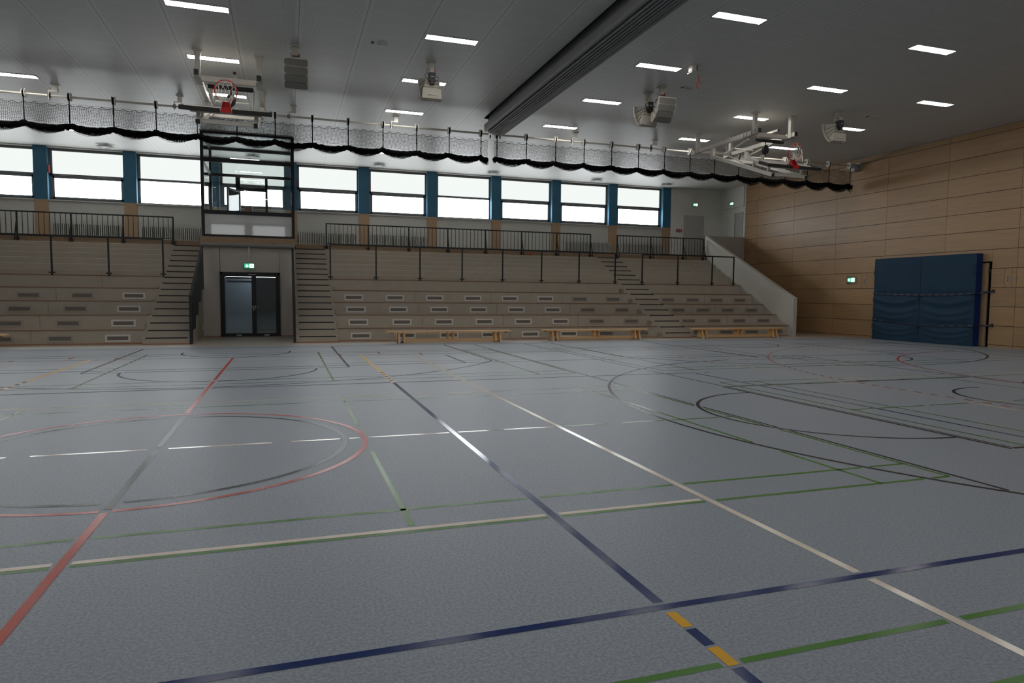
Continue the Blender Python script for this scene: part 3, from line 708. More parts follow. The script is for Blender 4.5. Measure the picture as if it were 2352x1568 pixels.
def strap(name, pts, label, text_ys):
    t = thing(name, pts[0], label, 'strap', 'mat tie straps')
    b = MB(); hw = .028
    for (p, q) in zip(pts, pts[1:]):
        p, q = Vector(p), Vector(q); d = (q-p).normalized(); nrm = Vector((d.y, -d.x, 0)).normalized(); up = nrm.cross(d).normalized()*hw
        if up.z < 0: up = -up
        o = nrm*.004
        b._add([p-up-o, q-up-o, q+up-o, p+up-o, p-up+o, q-up+o, q+up+o, p+up+o], [(0,1,2,3),(7,6,5,4),(0,4,5,1),(3,2,6,7),(0,3,7,4),(1,5,6,2)])
    b.build('webbing', M['strap'], t)
    cu = bpy.data.curves.new('word', 'FONT'); cu.body = 'SPORTTEC'; cu.size = .030; cu.align_x = 'CENTER'; cu.align_y = 'CENTER'
    tmp = bpy.data.objects.new('word', cu); C.objects.link(tmp); dg = bpy.context.evaluated_depsgraph_get(); me = bpy.data.meshes.new_from_object(tmp.evaluated_get(dg)); bpy.data.objects.remove(tmp)
    me.materials.clear(); me.materials.append(M['print'])
    off = LOC[t.name]
    for y in text_ys:
        for p, q in zip(pts, pts[1:]):
            if q[1] <= y <= p[1]:
                u = (p[1]-y)/(p[1]-q[1]); P = Vector(p)+(Vector(q)-Vector(p))*u; d = (Vector(q)-Vector(p)).normalized()
                o = bpy.data.objects.new('print', me); C.objects.link(o); o.parent = t
                nrm = Vector((-1,0,0)); nrm = (nrm-d*nrm.dot(d)).normalized(); up = nrm.cross(d)
                Mx = Matrix((d, up, nrm)).transposed().to_4x4(); Mx.translation = P-off+nrm*.007; o.matrix_local = Mx; break
    e = Vector(pts[-1]); MB().box(e.x-.03, e.x+.01, e.y-.03, e.y+.03, e.z-.05, e.z+.05).build('buckle', M['dark_rubber'], t)
xs = 21.135
strap('mat_strap', [(21.25,20.03,1.74),(xs,19.99,1.735),(xs-.008,19.5,1.70),(xs-.01,18.03,1.665),(xs-.01,17.0,1.675),(xs,16.0,1.725),(21.30,15.96,1.735),(21.435,15.62,1.80)], 'navy tie strap around the upper half of the blue crash mats', [19.85-.28*k for k in range(15)])
strap('mat_strap', [(21.25,20.03,.755),(xs,19.99,.755),(xs-.008,19.3,.70),(xs-.01,18.03,.605),(xs-.01,17.2,.61),(xs,16.0,.675),(21.30,15.96,.68),(21.435,15.60,.705)], 'navy tie strap sagging around the lower half of the blue crash mats', [19.85,19.6,17.1,16.75,16.4,16.1,15.75])

# ------------------------------------------------------------------ ball stop nets on their winding shafts
NY, NZ = 21.25, 6.705
def stop_net(x0, x1, hang, brackets, label, slabel):
    sh = thing('winding_shaft', (x0, NY, NZ), slabel, 'net shaft', 'winding shafts of the nets')
    MB().cyl((x0,NY,NZ), (x1,NY,NZ), .03, 12).build('tube', M['white_metal'], sh)
    for x in hang:
        dr = MB().cyl((x-.038,NY,NZ), (x-.026,NY,NZ), .118, 24).cyl((x+.026,NY,NZ), (x+.038,NY,NZ), .118, 24).build('drum', M['white_metal'], sh)
        MB().cyl((x-.026,NY,NZ), (x+.026,NY,NZ), .095, 20).build('strap_roll', M['net'], dr)
    for x in brackets:
        br = MB().box(x-.09, x+.09, NY-.08, NY+.08, ZC-.03, ZC).box(x-.06, x+.06, NY-.05, NY+.05, ZC-.17, ZC-.03).box(x-.15, x+.06, NY-.06, NY+.06, ZC-.20, ZC-.17).box(x-.15, x-.135, NY-.07, NY+.07, NZ-.12, ZC-.17).build('bracket', M['white_metal'], sh)
        MB().cyl((x-.17,NY,NZ), (x-.115,NY,NZ), .06, 14).build('bearing', M['dark_rubber'], br)
    t = thing('ball_stop_net', (x0, NY, 6.0), label, 'net', 'black ball stop nets')
    ZT = 6.515; a, b = x0+.02, x1-.02
    MB().tube([(a-.05,NY,ZT+.01),((a+b)/2,NY,ZT-.005),(b+.05,NY,ZT+.01)], .004, 4).build('wire', M['grey_metal'], t)
    hs = sorted(hang)
    def sag(x, depth):             # swag between the straps
        import bisect
        i = bisect.bisect(hs, x); l = hs[i-1] if i > 0 else x0-.2; r = hs[i] if i < len(hs) else x1+.2
        if r-l < .05: return 0
        u = (x-l)/(r-l); return depth*4*u*(1-u)
    def top(x):
        u = ((x-hs[0])/.2585) % 1; return ZT-.055*4*u*(1-u)
    rnd = random.Random(int(x0*10))
    N = int((b-a)/.040); net = MB()
    def wob(x, z): return NY+.03*math.sin(x*7.3)+.012*math.sin(z*22+x*9)
    zb = lambda x: 6.02-sag(x, .035)
    for i in range(N+1):
        x = a+(b-a)*i/N; z1, z0 = top(x), zb(x); ph = rnd.random()*.01
        net.tube([(x+.012*math.sin(k*1.5+x*5), wob(x, z1+(z0-z1)*k/6), z1+(z0-z1)*k/6) for k in range(7)], .0042, 3, caps=False)
    k = 0; zz = ZT-.06
    NX = int((b-a)/.10)
    while zz > 6.0:
        net.tube([(a+(b-a)*i/NX, wob(a+(b-a)*i/NX, zz), zz-.012*math.sin((a+(b-a)*i/NX)*24)) for i in range(NX+1)], .0040, 3, caps=False); zz -= .039
    net.build('mesh', M['net'], t)
    NX = int((b-a)/.05)
    MB().tube([(a+(b-a)*i/NX, wob(a+(b-a)*i/NX, ZT), top(a+(b-a)*i/NX)) for i in range(NX+1)], .006, 4).build('edge_cord', M['net'], t)
    # gathered lower part: a dense core with loose layers hanging below it
    NX = int((b-a)/.06)
    core = MB(); core.tube([(a+(b-a)*i/NX, NY+.02*math.sin(i*.9), 5.94-sag(a+(b-a)*i/NX, .075)+.012*math.sin(i*1.7)) for i in range(NX+1)], [.080+.014*math.sin(i*2.3) for i in range(NX+1)], 8)
    core.build('gathered_roll', M['net'], t)
    lo = MB()
    NV = int((b-a)/.021)
    for lay, (dy, dd, r) in enumerate(((-.09,.185,.0050),(.05,.155,.0050),(.11,.12,.0050),(-.03,.20,.0042))):
        zl = lambda x: 5.90-sag(x+.02*lay, dd*(1.35 if x > 16.3 else 1))
        for i in range(NV+1):
            if lay == 3 and i % 2: continue
            x = a+(b-a)*i/NV; z1 = 6.0-sag(x, .04); z0 = zl(x)
            lo.tube([(x, NY+dy*.4, z1), (x+.006*math.sin(i), NY+dy, (z1+z0)/2), (x, NY+dy*.9, z0)], r, 3, caps=False)
        for q in range(7):
            f = (q+1)/7
            lo.tube([(a+(b-a)*i/NX, NY+dy*(.5+.45*f), (6.0-sag(a+(b-a)*i/NX, .04))*(1-f)+zl(a+(b-a)*i/NX)*f) for i in range(NX+1)], r, 3, caps=False)
    lo.build('loose_folds', M['net'], t)
    for x in hang:
        MB().box(x-.014, x+.014, NY-.05, NY-.045, 5.90, NZ).box(x-.016, x+.016, NY-.09, NY+.09, 5.875, 5.89).build('lifting_strap', M['net'], t)
HL = [5.98-1.038*i for i in range(17)]; HR = [6.54+(1.03 if i else 0)*1.0*i for i in range(15)]
HR = [6.52, 7.53] + [7.53+1.035*i for i in range(1,14)]
stop_net(-11.0, 6.24, HL, [-8.76,-5.76,-2.76,.27,3.27], 'black ball stop net gathered up left of the folded partition curtain', 'white net winding shaft left of the folded partition curtain')
stop_net(6.42, 21.1, HR, [9.30,12.33,15.35,18.35], 'black ball stop net gathered up right of the folded partition curtain', 'white net winding shaft right of the folded partition curtain')
t = thing('shaft_motor', (21.3, NY, NZ), 'grey net winding motor fixed to the wood wall below the ceiling', 'motor')
MB().box(21.40, 21.448, NY-.14, NY+.14, NZ-.15, NZ+.14).build('plate', M['grey_metal'], t)
MB().cyl((21.12,NY,NZ), (21.40,NY,NZ), .085, 16).box(21.18, 21.38, NY-.06, NY+.22, NZ-.20, NZ-.06).build('housing', M['grey_metal'], t)

# ------------------------------------------------------------------ folded partition curtain
t = thing('partition_curtain', (6.25, 20.6, 6.55), 'dark grey partition curtain folded up below its ceiling slot', 'curtain')
def fold(x, w, zb, ztop, nm='fold'):
    b = MB(); n = 8; r = w/2
    pr = [(x-r, ztop)] + [(x-r*math.cos(PI*k/n), zb+r-r*math.sin(PI*k/n)) for k in range(n+1)] + [(x+r, ztop)]
    b.smooth = False; b.prism([(px, YN+.1, pz) for px, pz in pr], (0, 20.62-YN-.1, 0)); b.build(nm, M['curtain'], t)
fold(5.972, .105, 6.605, 6.83, 'outer_fold')
for x, w_, zb in ((6.066,.046,6.575),(6.132,.046,6.56),(6.198,.046,6.545),(6.264,.046,6.535),(6.330,.046,6.525),(6.396,.066,6.52),(6.450,.026,6.525),(6.481,.026,6.53),(6.512,.026,6.54),(6.543,.026,6.55)): fold(x, w_, zb, 7.3)
for x in (6.12, 6.33, 6.44): MB().box(x-.012, x+.012, 20.60, 20.66, 6.44, 6.53).build('strap_end', M['net'], t)

# ------------------------------------------------------------------ ceiling mounted basketball units
def basket_unit(cx, dz, py, bx, label):
    t = thing('basketball_unit', (cx, 18.5, ZC), label, 'basketball hoop', 'ceiling basketball units')
    W = M['white_metal']; hw = .655
    for sx in (-1, 1):
        x = cx+sx*hw
        for y in (py, 20.0):
            p = MB().box(x-.055, x+.055, y-.055, y+.055, 6.48, ZC-.03).box(x-.10, x+.10, y-.10, y+.10, ZC-.03, ZC).prism([(x-.085,y-.02,ZC-.03),(x+.085,y-.02,ZC-.03),(x+.055,y-.02,ZC-.13),(x-.055,y-.02,ZC-.13)], (0,.04,0)).build('post', W, t)
        MB().box(x-.05, x+.05, 16.86, 20.32, 6.37, 6.49).build('ceiling_beam', W, t)
        MB().box(x-.051, x+.051, 16.845, 16.86, 6.368, 6.492).build('end_cap', M['dark_rubber'], t)
        for y in (17.0,17.16,19.92,20.08,17.40,17.52): MB().box(x-.062, x+.062, y-.008, y+.008, 6.355, 6.505).build('clamp', M['grey_metal'], t)
        MB().box(x-.075, x+.075, 17.0, 17.55, 6.345, 6.357).build('clamp_plate', M['grey_metal'], t)
        MB().box(x-.045, x+.045, 19.08, 19.2, 6.06, 6.37).box(x-.08, x+.08, 19.06, 19.22, 6.355, 6.368).build('hanger', W, t)
        x = cx+bx+sx*.585; y0, z0, y1, z1 = 19.20, 6.12, 16.20, 5.03+dz
        MB().bar((x,y0,z0), (x,y1,z1), .085, .10).build('swing_arm', W, t)
        d = Vector((0,y1-y0,z1-z0)).normalized()
        MB().bar(Vector((x,y1,z1)), Vector((x,y1,z1))+d*.015, .086, .101).build('end_cap', M['dark_rubber'], t)
        for s in (.25, .95):
            p = Vector((x,y1,z1))-d*s; n = Vector((0,-d.z,d.y)); n = n if n.z > 0 else -n
            MB().bar(p, p+n*.26, .06, .06, up=(1,0,0)).build('board_stay', W, t)
        MB().cyl((x-sx*.08,17.45,6.30), (x-sx*.14,18.68,6.10), .024, 10).cyl((x-sx*.14,18.68,6.10), (x-sx*.10,17.75,5.68), .022, 10).build('strut', W, t)
    MB().box(cx-hw+.05, cx+hw-.05, 17.24, 17.34, 6.36, 6.48).build('cross_beam', W, t)
    MB().box(cx-hw+.05, cx+hw-.05, 19.95, 20.05, 6.38, 6.48).build('cross_beam', W, t)
    for s, zz in ((.12,0),(2.35,.0)):
        yy, z = 16.20+3.0*s/3.19, 5.03+dz+(1.09-dz)*s/3.19; MB().box(cx+bx-.585, cx+bx+.585, yy-.04, yy+.04, z-.04, z+.05).build('cross_tube', W, t)
    MB().cyl((cx-.46,17.24,6.25), (cx+.52,17.24,6.25), .045, 14).cyl((cx+.1,17.24,6.25), (cx+.5,17.24,6.25), .052, 14).build('motor_tube', M['pad'], t)
    MB().box(cx+.10, cx+.16, 17.0, 17.9, 6.50, 6.56).build('short_beam', W, t)
    MB().box(cx+.10, cx+.16, 16.99, 17.0, 6.50, 6.56).build('end_cap', M['dark_rubber'], t)
    sb = MB(); P = [(cx+.02+.10*math.cos(2*PI*k/14), 17.38+.0, 6.03+.14*math.sin(2*PI*k/14)) for k in range(14)]
    sb.prism(P, (0,.09,0)).cyl((cx+.02,17.42,6.15), (cx+.02,17.42,6.33), .014, 8).cyl((cx+.02,17.42,5.82), (cx+.02,17.42,5.90), .018, 8).build('safety_block', M['pad'], t)
    MB().tube([(cx-.42,18.55,6.12),(cx-.40,18.45,6.24),(cx+.36,18.45,6.24),(cx+.42,18.55,6.12)], .022, 8).build('hinge_tube', W, t)
    # backboard plane: swung up, the lower edge forward and low
    tl = math.atan2(1.09-dz, 3.0); e = Vector((0,math.cos(tl),math.sin(tl))); nrm = Vector((0,-math.sin(tl),math.cos(tl))); o = Vector((cx+bx,16.0,5.27+dz)); ex = Vector((1,0,0))
    P3 = lambda u, v, h: o+ex*u+e*v+nrm*h
    bd = MB().obox(P3(0,.525,-.02), ex, e, nrm, .90, .525, .02).build('backboard', W, t)
    pd = MB().obox(P3(-.52,-.005,-.015), ex, e, nrm, .40, .032, .045).obox(P3(.52,-.005,-.015), ex, e, nrm, .40, .032, .045)
    for s in (-1,1): pd.obox(P3(s*.905,.20,-.015), ex, e, nrm, .025, .22, .045)
    part_label(pd.build('edge_padding', M['pad'], bd), 'dark padded lower edge')
    fr = MB()
    for (u0, v0, u1, v1) in ((-.7,.1,.7,.1),(-.7,.9,.7,.9),(-.7,.1,-.7,.9),(.7,.1,.7,.9)): fr.bar(P3(u0,v0,-.07), P3(u1,v1,-.07), .05, .05, up=nrm)
    fr.build('board_frame', W, t)
    # hoop: ring perpendicular to the board, mount plate near the lower edge
    hp = thing('hoop', tuple(P3(0,.15,.38)), None, None); hp.parent = t; hp.location = Vector(P3(0,.15,.38))-LOC[t.name]
    ring = [P3(.225*math.cos(2*PI*k/40), .15, .38+.225*math.sin(2*PI*k/40)) for k in range(40)]
    MB().tube(ring, .0125, 8, closed=True).build('ring', M['red'], hp)
    pl = MB().obox(P3(0,.11,.012), ex, e, nrm, .10, .12, .012).obox(P3(0,-.03,.0), ex, e, nrm, .105, .03, .05)
    pl.prism([P3(-.10,.15,.02), P3(.10,.15,.02), P3(.07,.15,.17), P3(-.07,.15,.17)], e*.02)
    pl.prism([P3(-.10,-.02,.02), P3(-.10,.15,.02), P3(-.07,.15,.17)], ex*.012).prism([P3(.088,-.02,.02), P3(.088,.15,.02), P3(.058,.15,.17)], ex*.012)
    pl.build('mount', M['red'], hp)
    # net: cords hang from the ring and droop with gravity
    nt = MB(); n = 12
    def npt(k, lv):
        a = 2*PI*k/n; r = .222*(1-.13*lv); drop = [0,.05,.13,.24,.36][lv]; pz = ring[0]
        c = P3(r*math.cos(a), .15-[0,.05,.09,.11,.12][lv], .38+r*math.sin(a)*(1-.16*lv))
        return c+Vector((0,0,-drop*(1.0 if math.sin(a) > -.2 else .45)))*.78+Vector((0,-.02*lv,0))
    for k in range(n):
        for lv in range(4):
            for dk in ((-.5,.5)):
                p = npt(k+(.5 if lv % 2 else 0), lv); q = npt(k+(.5 if lv % 2 else 0)+dk, lv+1); mid = (p+q)/2+Vector((0,0,-.012))
                nt.tube([p, mid, q], .0042, 4, caps=False)
    nt.build('net', M['twine'], hp)
basket_unit(-1.19, .17, 17.15, .01, 'white folded basketball hoop unit above the entrance door, left of the curtain')
basket_unit(13.91, 0, 17.08, -.085, 'white folded basketball hoop unit near the wood wall, right of the curtain')

# ------------------------------------------------------------------ loudspeakers
def speaker(cx, y, face, label, tilt=0):
    """curved horn loudspeaker; face -1 looks to the camera side, +1 to the stand"""
    t = thing('loudspeaker', (cx, y, ZC), label, 'speaker', 'ceiling loudspeakers')
    f = face; hw = .245
    r = .655; zc, yc = (6.63 if f < 0 else 6.66), y+f*(.30-.655)      # centre of the front arc
    A = [math.radians(a) for a in (0,14.25,28.5,42.75,57)]
    fp = [(yc+f*r*math.cos(a), zc-r*math.sin(a)) for a in A]
    # rear shell: four stepped wedges that narrow towards the yoke
    sh = MB(); rb = MB()
    for i in range(4):
        (ya,za),(yb,zb) = fp[i], fp[i+1]
        ia = (y-f*.04, 6.62-.075*i); ib = (y-f*.045-f*.012*(i+1), 6.62-.075*(i+1)); h2 = .12+.02*i
        F = [(cx-hw+.02,ya,za),(cx+hw-.02,ya,za),(cx+hw-.02,yb,zb),(cx-hw+.02,yb,zb)]
        B = [(cx-h2,ia[0],ia[1]),(cx+h2,ia[0],ia[1]),(cx+h2+.015,ib[0],ib[1]+.006),(cx-h2-.015,ib[0],ib[1]+.006)]
        sh._add(F+B, [(0,1,2,3),(4,7,6,5),(0,4,5,1),(1,5,6,2),(2,6,7,3),(3,7,4,0)])
        if i:
            for q in (-1,1): rb.bar((cx+q*(hw-.015),ya-f*.02,za), (cx+q*(h2+.008),ia[0],ia[1]), .012, .014)
    (yb,zb) = fp[-1]
    sh._add([(cx-hw+.02,yb,zb),(cx+hw-.02,yb,zb),(cx-.235,y-f*.10,zb+.01),(cx+.235,y-f*.10,zb+.01),(cx-.215,y-f*.13,6.34),(cx+.215,y-f*.13,6.34),(cx-.18,y-f*.09,6.36),(cx+.18,y-f*.09,6.36)],
            [(0,1,3,2),(2,3,5,4),(4,5,7,6),(6,7,1,0),(0,2,4,6),(1,7,5,3)])
    sh.build('shell', M['speaker'], t); rb.build('rib', M['bleach_joint'], t)
    fr = MB()
    for i in range(4):
        (ya,za),(yb,zb) = fp[i], fp[i+1]
        for s in (-1,1): fr.bar((cx+s*hw,ya,za), (cx+s*hw,yb,zb), .035, .05)
        fr.bar((cx-hw,yb,zb), (cx+hw,yb,zb), .04, .02)
    fr.bar((cx-hw,fp[0][0],fp[0][1]), (cx+hw,fp[0][0],fp[0][1]), .05, .03); fr.build('flange', M['speaker'], t)
    for i in range(4):
        (ya,za),(yb,zb) = fp[i], fp[i+1]; d = Vector((0,yb-ya,zb-za)); m_ = Vector((cx,(ya+yb)/2,(za+zb)/2)); L = d.length; d.normalize(); nn = Vector((0,-d.z,d.y)); nn = nn if nn.y*f > 0 else -nn
        hh = L/2-.007; g = MB(); c = .03
        pts = [(-hw+c,-hh),(hw-c,-hh),(hw,-hh+c),(hw,hh-c),(hw-c,hh),(-hw+c,hh),(-hw,hh-c),(-hw,-hh+c)]
        g.prism([m_+Vector((1,0,0))*u+d*v+nn*.01 for u, v in pts], nn*.02).build('grille', M['speaker_face'], t)
    yk = MB().box(cx-.075, cx+.075, y-f*.17, y-f*.01, 6.50, 6.70)
    yk.box(cx-.05, cx+.05, y-f*.16, y-f*.06, 6.44, 6.50); y_ = yk.build('yoke', M['dark_rubber'], t)
    MB().box(cx-.04, cx+.045, y-f*.176, y-f*.17, 6.595, 6.615).build('badge', M['print'], y_)
    if face > 0: MB().box(cx-.09, cx+.11, y-f*.135, y-f*.12, 6.20, 6.215).build('grip', M['vent_frame'], t)
    br = MB().box(cx-.09, cx+.09, y-.09, y+.09, ZC-.04, ZC).box(cx-.06, cx+.06, y-.04, y+.04, 6.80, ZC-.04).box(cx-.10, cx-.085, y-.05, y+.05, 6.72, 6.84).box(cx+.085, cx+.10, y-.05, y+.05, 6.72, 6.84).box(cx-.10, cx+.10, y-.05, y+.05, 6.78, 6.80).box(cx-.05, cx+.05, y-f*.1-.04, y-f*.1+.04, 6.68, 6.80)
    b_ = br.build('bracket', M['speaker'], t)
    MB().box(cx+.05, cx+.085, y-.06, y-.03, 6.76, 6.81).build('safety_hook', M['alarm'], b_)
    MB().tube([(cx-.07,y-f*.2,6.62),(cx-.14,y-f*.22,6.66),(cx-.19,y-f*.2,6.60),(cx-.12,y-f*.18,6.53),(cx-.07,y-f*.2,6.53)], .007, 6).tube([(cx+.07,y-f*.2,6.60),(cx+.13,y-f*.21,6.58),(cx+.12,y-f*.2,6.51),(cx+.06,y-f*.2,6.52)], .007, 6).build('cable', M['dark_rubber'], t)
speaker(.26, 16.12, -1, 'grey four panel loudspeaker facing the camera, right of the left hoop')
speaker(3.30, 16.06, 1, 'cream loudspeaker seen from behind, covering a ceiling light left of the curtain')
speaker(9.28, 16.42, 1, 'left one of the paired cream loudspeakers, its curved edge to the left')
speaker(9.36, 15.86, -1, 'right one of the paired cream loudspeakers, its flat front to the camera')
speaker(15.42, 16.14, 1, 'cream loudspeaker nearest the wood wall, above the right hoop')

# ------------------------------------------------------------------ ceiling lights
cols = [(-7.12,'at the far left photo edge'),(-2.11,'above the left hoop'),(2.89,'between the left hoop and the folded curtain'),(7.96,'next right of the folded curtain'),(13.0,'above the right hoop'),(16.78,'nearest the wood wall')]
rws = [(11.54,'row nearest camera'),(14.58,'second row from camera'),(17.65,'third row from camera'),(20.70,'row before the nets'),(26.83,'row over the stand')]
def ceiling_light(x, y, label, group=None):
    t = thing('ceiling_light', (x+.555, y, ZC), label, 'ceiling light', group or 'flush ceiling lights')
    MB().box(x-.03, x, y-.15, y+.15, ZC-.008, ZC+.0).box(x+1.11, x+1.14, y-.15, y+.15, ZC-.008, ZC).box(x, x+1.11, y-.15, y-.12, ZC-.008, ZC).box(x, x+1.11, y+.12, y+.15, ZC-.008, ZC).build('frame', M['diffuser'], t)
    MB().box(x, x+1.11, y-.12, y+.12, ZC-.006, ZC-.001).build('diffuser', M['lamp'], t)
SEEN = {(-7.12,20.70),(-7.12,26.83),(-2.11,14.58),(-2.11,17.65),(-2.11,20.70),(2.89,14.58),(2.89,17.65),(2.89,20.70),(2.89,26.83),(7.96,11.54),(7.96,14.58),(7.96,17.65),(7.96,20.70),(13.0,11.54),(13.0,14.58),(13.0,17.65),(13.0,20.70),(16.78,14.58),(16.78,17.65),(16.78,20.70)}
for x, xd in cols:
    for y, yd in rws:
        if (x, y) in SEEN: ceiling_light(x, y, 'lit ceiling light %s, %s' % (yd, xd))
        elif y != 26.83: ceiling_light(x, y, 'lit flush ceiling light outside the picture', 'ceiling lights out of view')
for x, y in ((-7.12,8.48),(-2.11,8.48),(2.89,8.48),(7.96,8.48),(13.0,8.48),(-2.11,5.42),(2.89,5.42),(2.89,2.37)): ceiling_light(x, y, 'lit flush ceiling light outside the picture', 'ceiling lights out of view')

# ------------------------------------------------------------------ round air diffusers before the windows
def diffuser(x, y, label):
    t = thing('air_diffuser', (x, y, ZC), label, 'air vent', 'round air diffusers')
    for r, z in ((.30,.11),(.22,.075)):
        b = MB(); n = 28
        P = [[(x+rr*math.cos(2*PI*k/n), y+rr*math.sin(2*PI*k/n), ZC-zz) for k in range(n+1)] for rr, zz in ((r,z),(r,z-.03),(r-.055,z-.005),(r-.055,z),(r,z))]
        b.grid(P); b.build('ring', M['diffuser'], t)
    MB().cyl((x,y,ZC-.10), (x,y,ZC-.085), .12, 20).cyl((x,y,ZC-.085), (x,y,ZC), .03, 10).build('disc', M['diffuser'], t)
    sp = MB()
    for a in (0,PI/2): sp.bar((x-.27*math.cos(a),y-.27*math.sin(a),ZC-.09), (x+.27*math.cos(a),y+.27*math.sin(a),ZC-.09), .015, .012)
    for a in range(4): sp.cyl((x+.2*math.cos(a*PI/2+.5),y+.2*math.sin(a*PI/2+.5),ZC-.08), (x+.2*math.cos(a*PI/2+.5),y+.2*math.sin(a*PI/2+.5),ZC), .008, 6)
    sp.build('spider', M['grey_metal'], t)
for x, l in ((-6.36,'round white ceiling air vent above the windows at far left'),(-1.2,'round white ceiling air vent seen through the control booth'),(3.77,'round white ceiling air vent, first one right of the booth'),(8.79,'round white ceiling air vent below the end of the folded curtain'),(13.87,'round white ceiling air vent, second from the white corner'),(17.6,'round white ceiling air vent nearest the white corner')): diffuser(x, 29.15, l)
# small ceiling plates and the hanging orange cord
def ceiling_plate(x, y, label):
    t = thing('ceiling_plate', (x, y, ZC), label, 'ceiling fitting', 'small ceiling fittings')
    MB().cyl((x,y,ZC-.015), (x,y,ZC), .11, 20).build('cover', M['ceiling'], t)
    d = MB()
    for a in range(5): d.box(x-.09+a*.045, x-.07+a*.045, y-.02, y+.02, ZC-.018, ZC-.014)
    d.box(x-.24, x-.17, y-.06, y+.06, ZC-.004, ZC-.0005); d.build('slots', M['dark_rubber'], t)
ceiling_plate(2.06, 15.32, 'small slotted fitting in the ceiling between the left hoop and curtain')
ceiling_plate(10.12, 15.75, 'small slotted fitting in the ceiling beside the paired loudspeakers')
ceiling_plate(16.9, 16.3, 'small pale fitting in the ceiling left of the wood wall')
t = thing('climbing_rope_mount', (9.36, 14.2, ZC), 'small ceiling bracket with a hanging orange cord loop', 'ceiling fitting')
MB().box(9.16, 9.27, 14.14, 14.30, ZC-.13, ZC).box(9.12, 9.23, 14.10, 14.30, ZC-.19, ZC-.17).build('bracket', M['white_metal'], t)
MB().box(9.30, 9.43, 14.12, 14.26, ZC-.11, ZC).build('housing', M['diffuser'], t)
MB().tube([(9.36,14.18,ZC-.20),(9.36,14.18,ZC-.36)]+[(9.375-.075*math.sin(2*PI*k/16+.3),14.18,ZC-.44+.085*math.cos(2*PI*k/16+.3)) for k in range(17)], .008, 6).build('cord', M['orange'], t)

# ------------------------------------------------------------------ signs, boxes, small things
def exit_sign(o, ux, n, w_, h_, label, arrow, rod=None):
    """o centre, ux unit vector to the viewer's right, n towards the viewer"""
    o, ux, n = Vector(o), Vector(ux), Vector(n); up = Vector((0,0,1))
    t = thing('exit_sign', tuple(o), label, 'exit sign', 'lit green exit signs')
    P = lambda u, v, d=0: o+ux*u*w_+up*v*h_+n*d
    MB().obox(o, ux, n, up, w_*.62, .004, h_*.82).build('glass_plate', M['sign_plate'], t)
    g = MB().obox(o+n*.010, ux, n, up, w_/2, .005, h_/2).build('green_panel', M['sign_green'], t)
    MB().obox(P(.265,0,.016), ux, n, up, w_*.235, .001, h_*.46).build('door_symbol', M['sign_white'], t)
    a = MB()
    def pl(ps, d, b): b.poly([P(u,v,d) for u, v in ps])
    c = -.235; k = h_/w_
    def tr(u, v):            # rotate a down arrow to the wanted direction
        if arrow == 'left': u, v = v, -u
        return (c+u*k, v)
    for ps in ([(-.07,.36),(.07,.36),(.07,-.1),(-.07,-.1)], [(0,-.42),(.34,-.06),(.34,.12),(0,-.16),(-.34,.12),(-.34,-.06)][0:3]+[(.26,.14),(0,-.14)], [(0,-.42),(0,-.14),(-.26,.14),(-.34,-.06)]):
        pl([tr(u,v) for u, v in ps], .0175, a)
    a.build('arrow', M['sign_white'], t)
    m_ = MB()
    for ps in ([(.27,.34),(.31,.34),(.31,.24),(.27,.24)], [(.20,.22),(.27,.2),(.33,.02),(.27,-.06),(.24,.02)], [(.27,-.02),(.32,.0),(.40,-.2),(.37,-.26)], [(.25,-.02),(.29,-.06),(.22,-.34),(.18,-.32)], [(.28,.18),(.36,.1),(.41,.14),(.4,.1),(.35,.04)]): pl(ps, .0185, m_)
    m_.build('running_figure', M['sign_green'], t)
    if rod: MB().cyl(o+up*h_*.6, (o.x,o.y,rod), .012, 8).build('rod', M['white_wall'], t)
    return t
exit_sign((-1.215,25.20,2.465), (1,0,0), (0,-1,0), .31, .15, 'lit green exit sign with down arrow hanging above the glass entrance door', 'down', 3.13)
exit_sign((21.41,21.35,2.265), (0,-1,0), (-1,0,0), .36, .17, 'lit green exit sign with left arrow on the wood wall left of the mats', 'left')
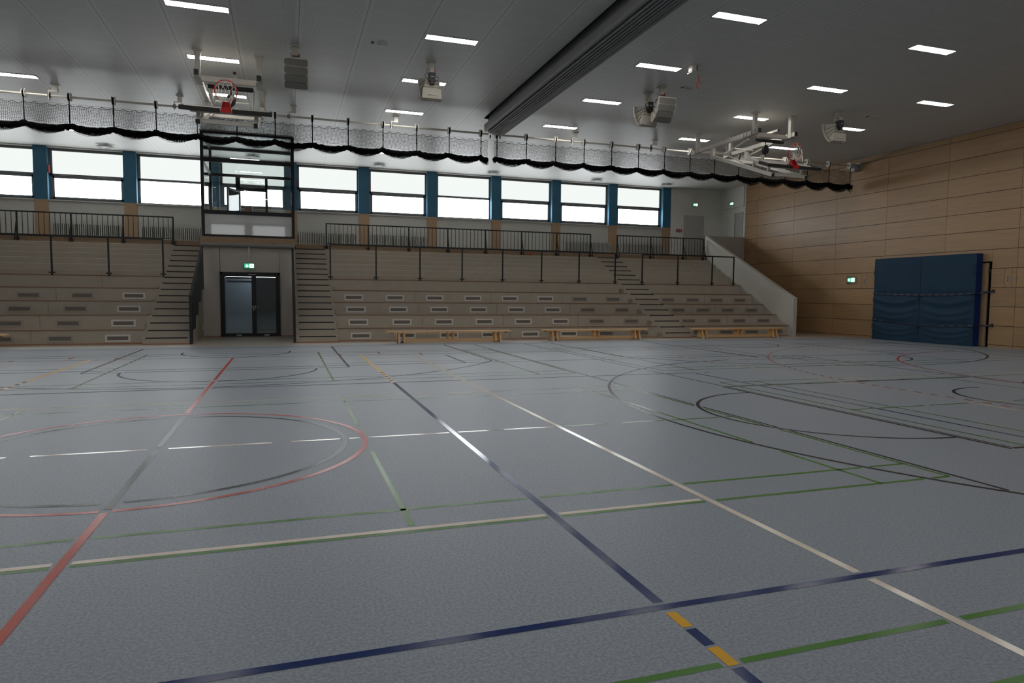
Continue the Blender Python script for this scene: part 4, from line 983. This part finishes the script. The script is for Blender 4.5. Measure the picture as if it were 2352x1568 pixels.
exit_sign((19.86,30.07,6.225), (1,0,0), (0,-1,0), .26, .13, 'small lit exit sign above the white door in the far back wall', 'down')
exit_sign((21.38,29.15,6.24), (0,-1,0), (-1,0,0), .26, .13, 'small lit exit sign on the white return wall beside the wood panelling', 'down')
def alarm(x0, x1, y, z0, z1, label, boxes=True):
    t = thing('alarm_box', ((x0+x1)/2, y, z0), label, 'alarm box', 'red alarm boxes')
    MB().box(x0, x1, y-.05, y, z0, z1).build('housing', M['alarm'], t)
    for x in (x0+(x1-x0)*.28, x0+(x1-x0)*.72): MB().box(x-.035, x+.035, y-.055, y-.05, (z0+z1)/2-.035, (z0+z1)/2+.035).build('pane', M['print'], t)
alarm(18.80, 19.10, 30.1, 4.82, 4.95, 'small red alarm box on the white wall right of the last window')
def opener(x, label):
    t = thing('smoke_vent_switch', (x, 30.2, 6.0), label, 'alarm box', 'red boxes on the blue pillars')
    MB().box(x, x+.045, 30.12, 30.26, 6.02, 6.30).build('housing', M['alarm'], t)
    MB().box(x+.045, x+.05, 30.14, 30.24, 6.06, 6.26).build('pane', M['orange'], t)
opener(PX[5]+.45, 'red box on the side of the leftmost fully visible blue pillar')
opener(PX[8]+.45, 'red box on the blue pillar right behind the control booth')
opener(PX[9]+.45, 'thin red box on the blue pillar second right of the booth')
t = thing('traffic_cone', (10.17, 27.98, 3.272), 'small red cone standing on the top tier before the chipboard strip', 'cone')
MB().tube([(10.17,27.98,3.29),(10.17,27.98,3.45)], [.06,.02], 14).build('body', M['cone'], t); MB().box(10.08, 10.26, 27.9, 28.06, 3.273, 3.29).build('base', M['cone'], t)
def keybox(y, label):
    t = thing('key_switch', (XR, y, 2.19), label, 'switch', 'wall key switches')
    MB().box(XR-.012, XR, y-.036, y+.036, 2.09, 2.28).build('plate', M['grey_metal'], t)
    for z in (2.13,2.19,2.25): MB().cyl((XR-.018,y,z), (XR-.012,y,z), .02, 10).build('button', M['dark_rubber'], t)
keybox(20.74, 'key switch panel on the wood wall left of the blue mats')
keybox(15.19, 'key switch panel on the wood wall right of the blue mats')
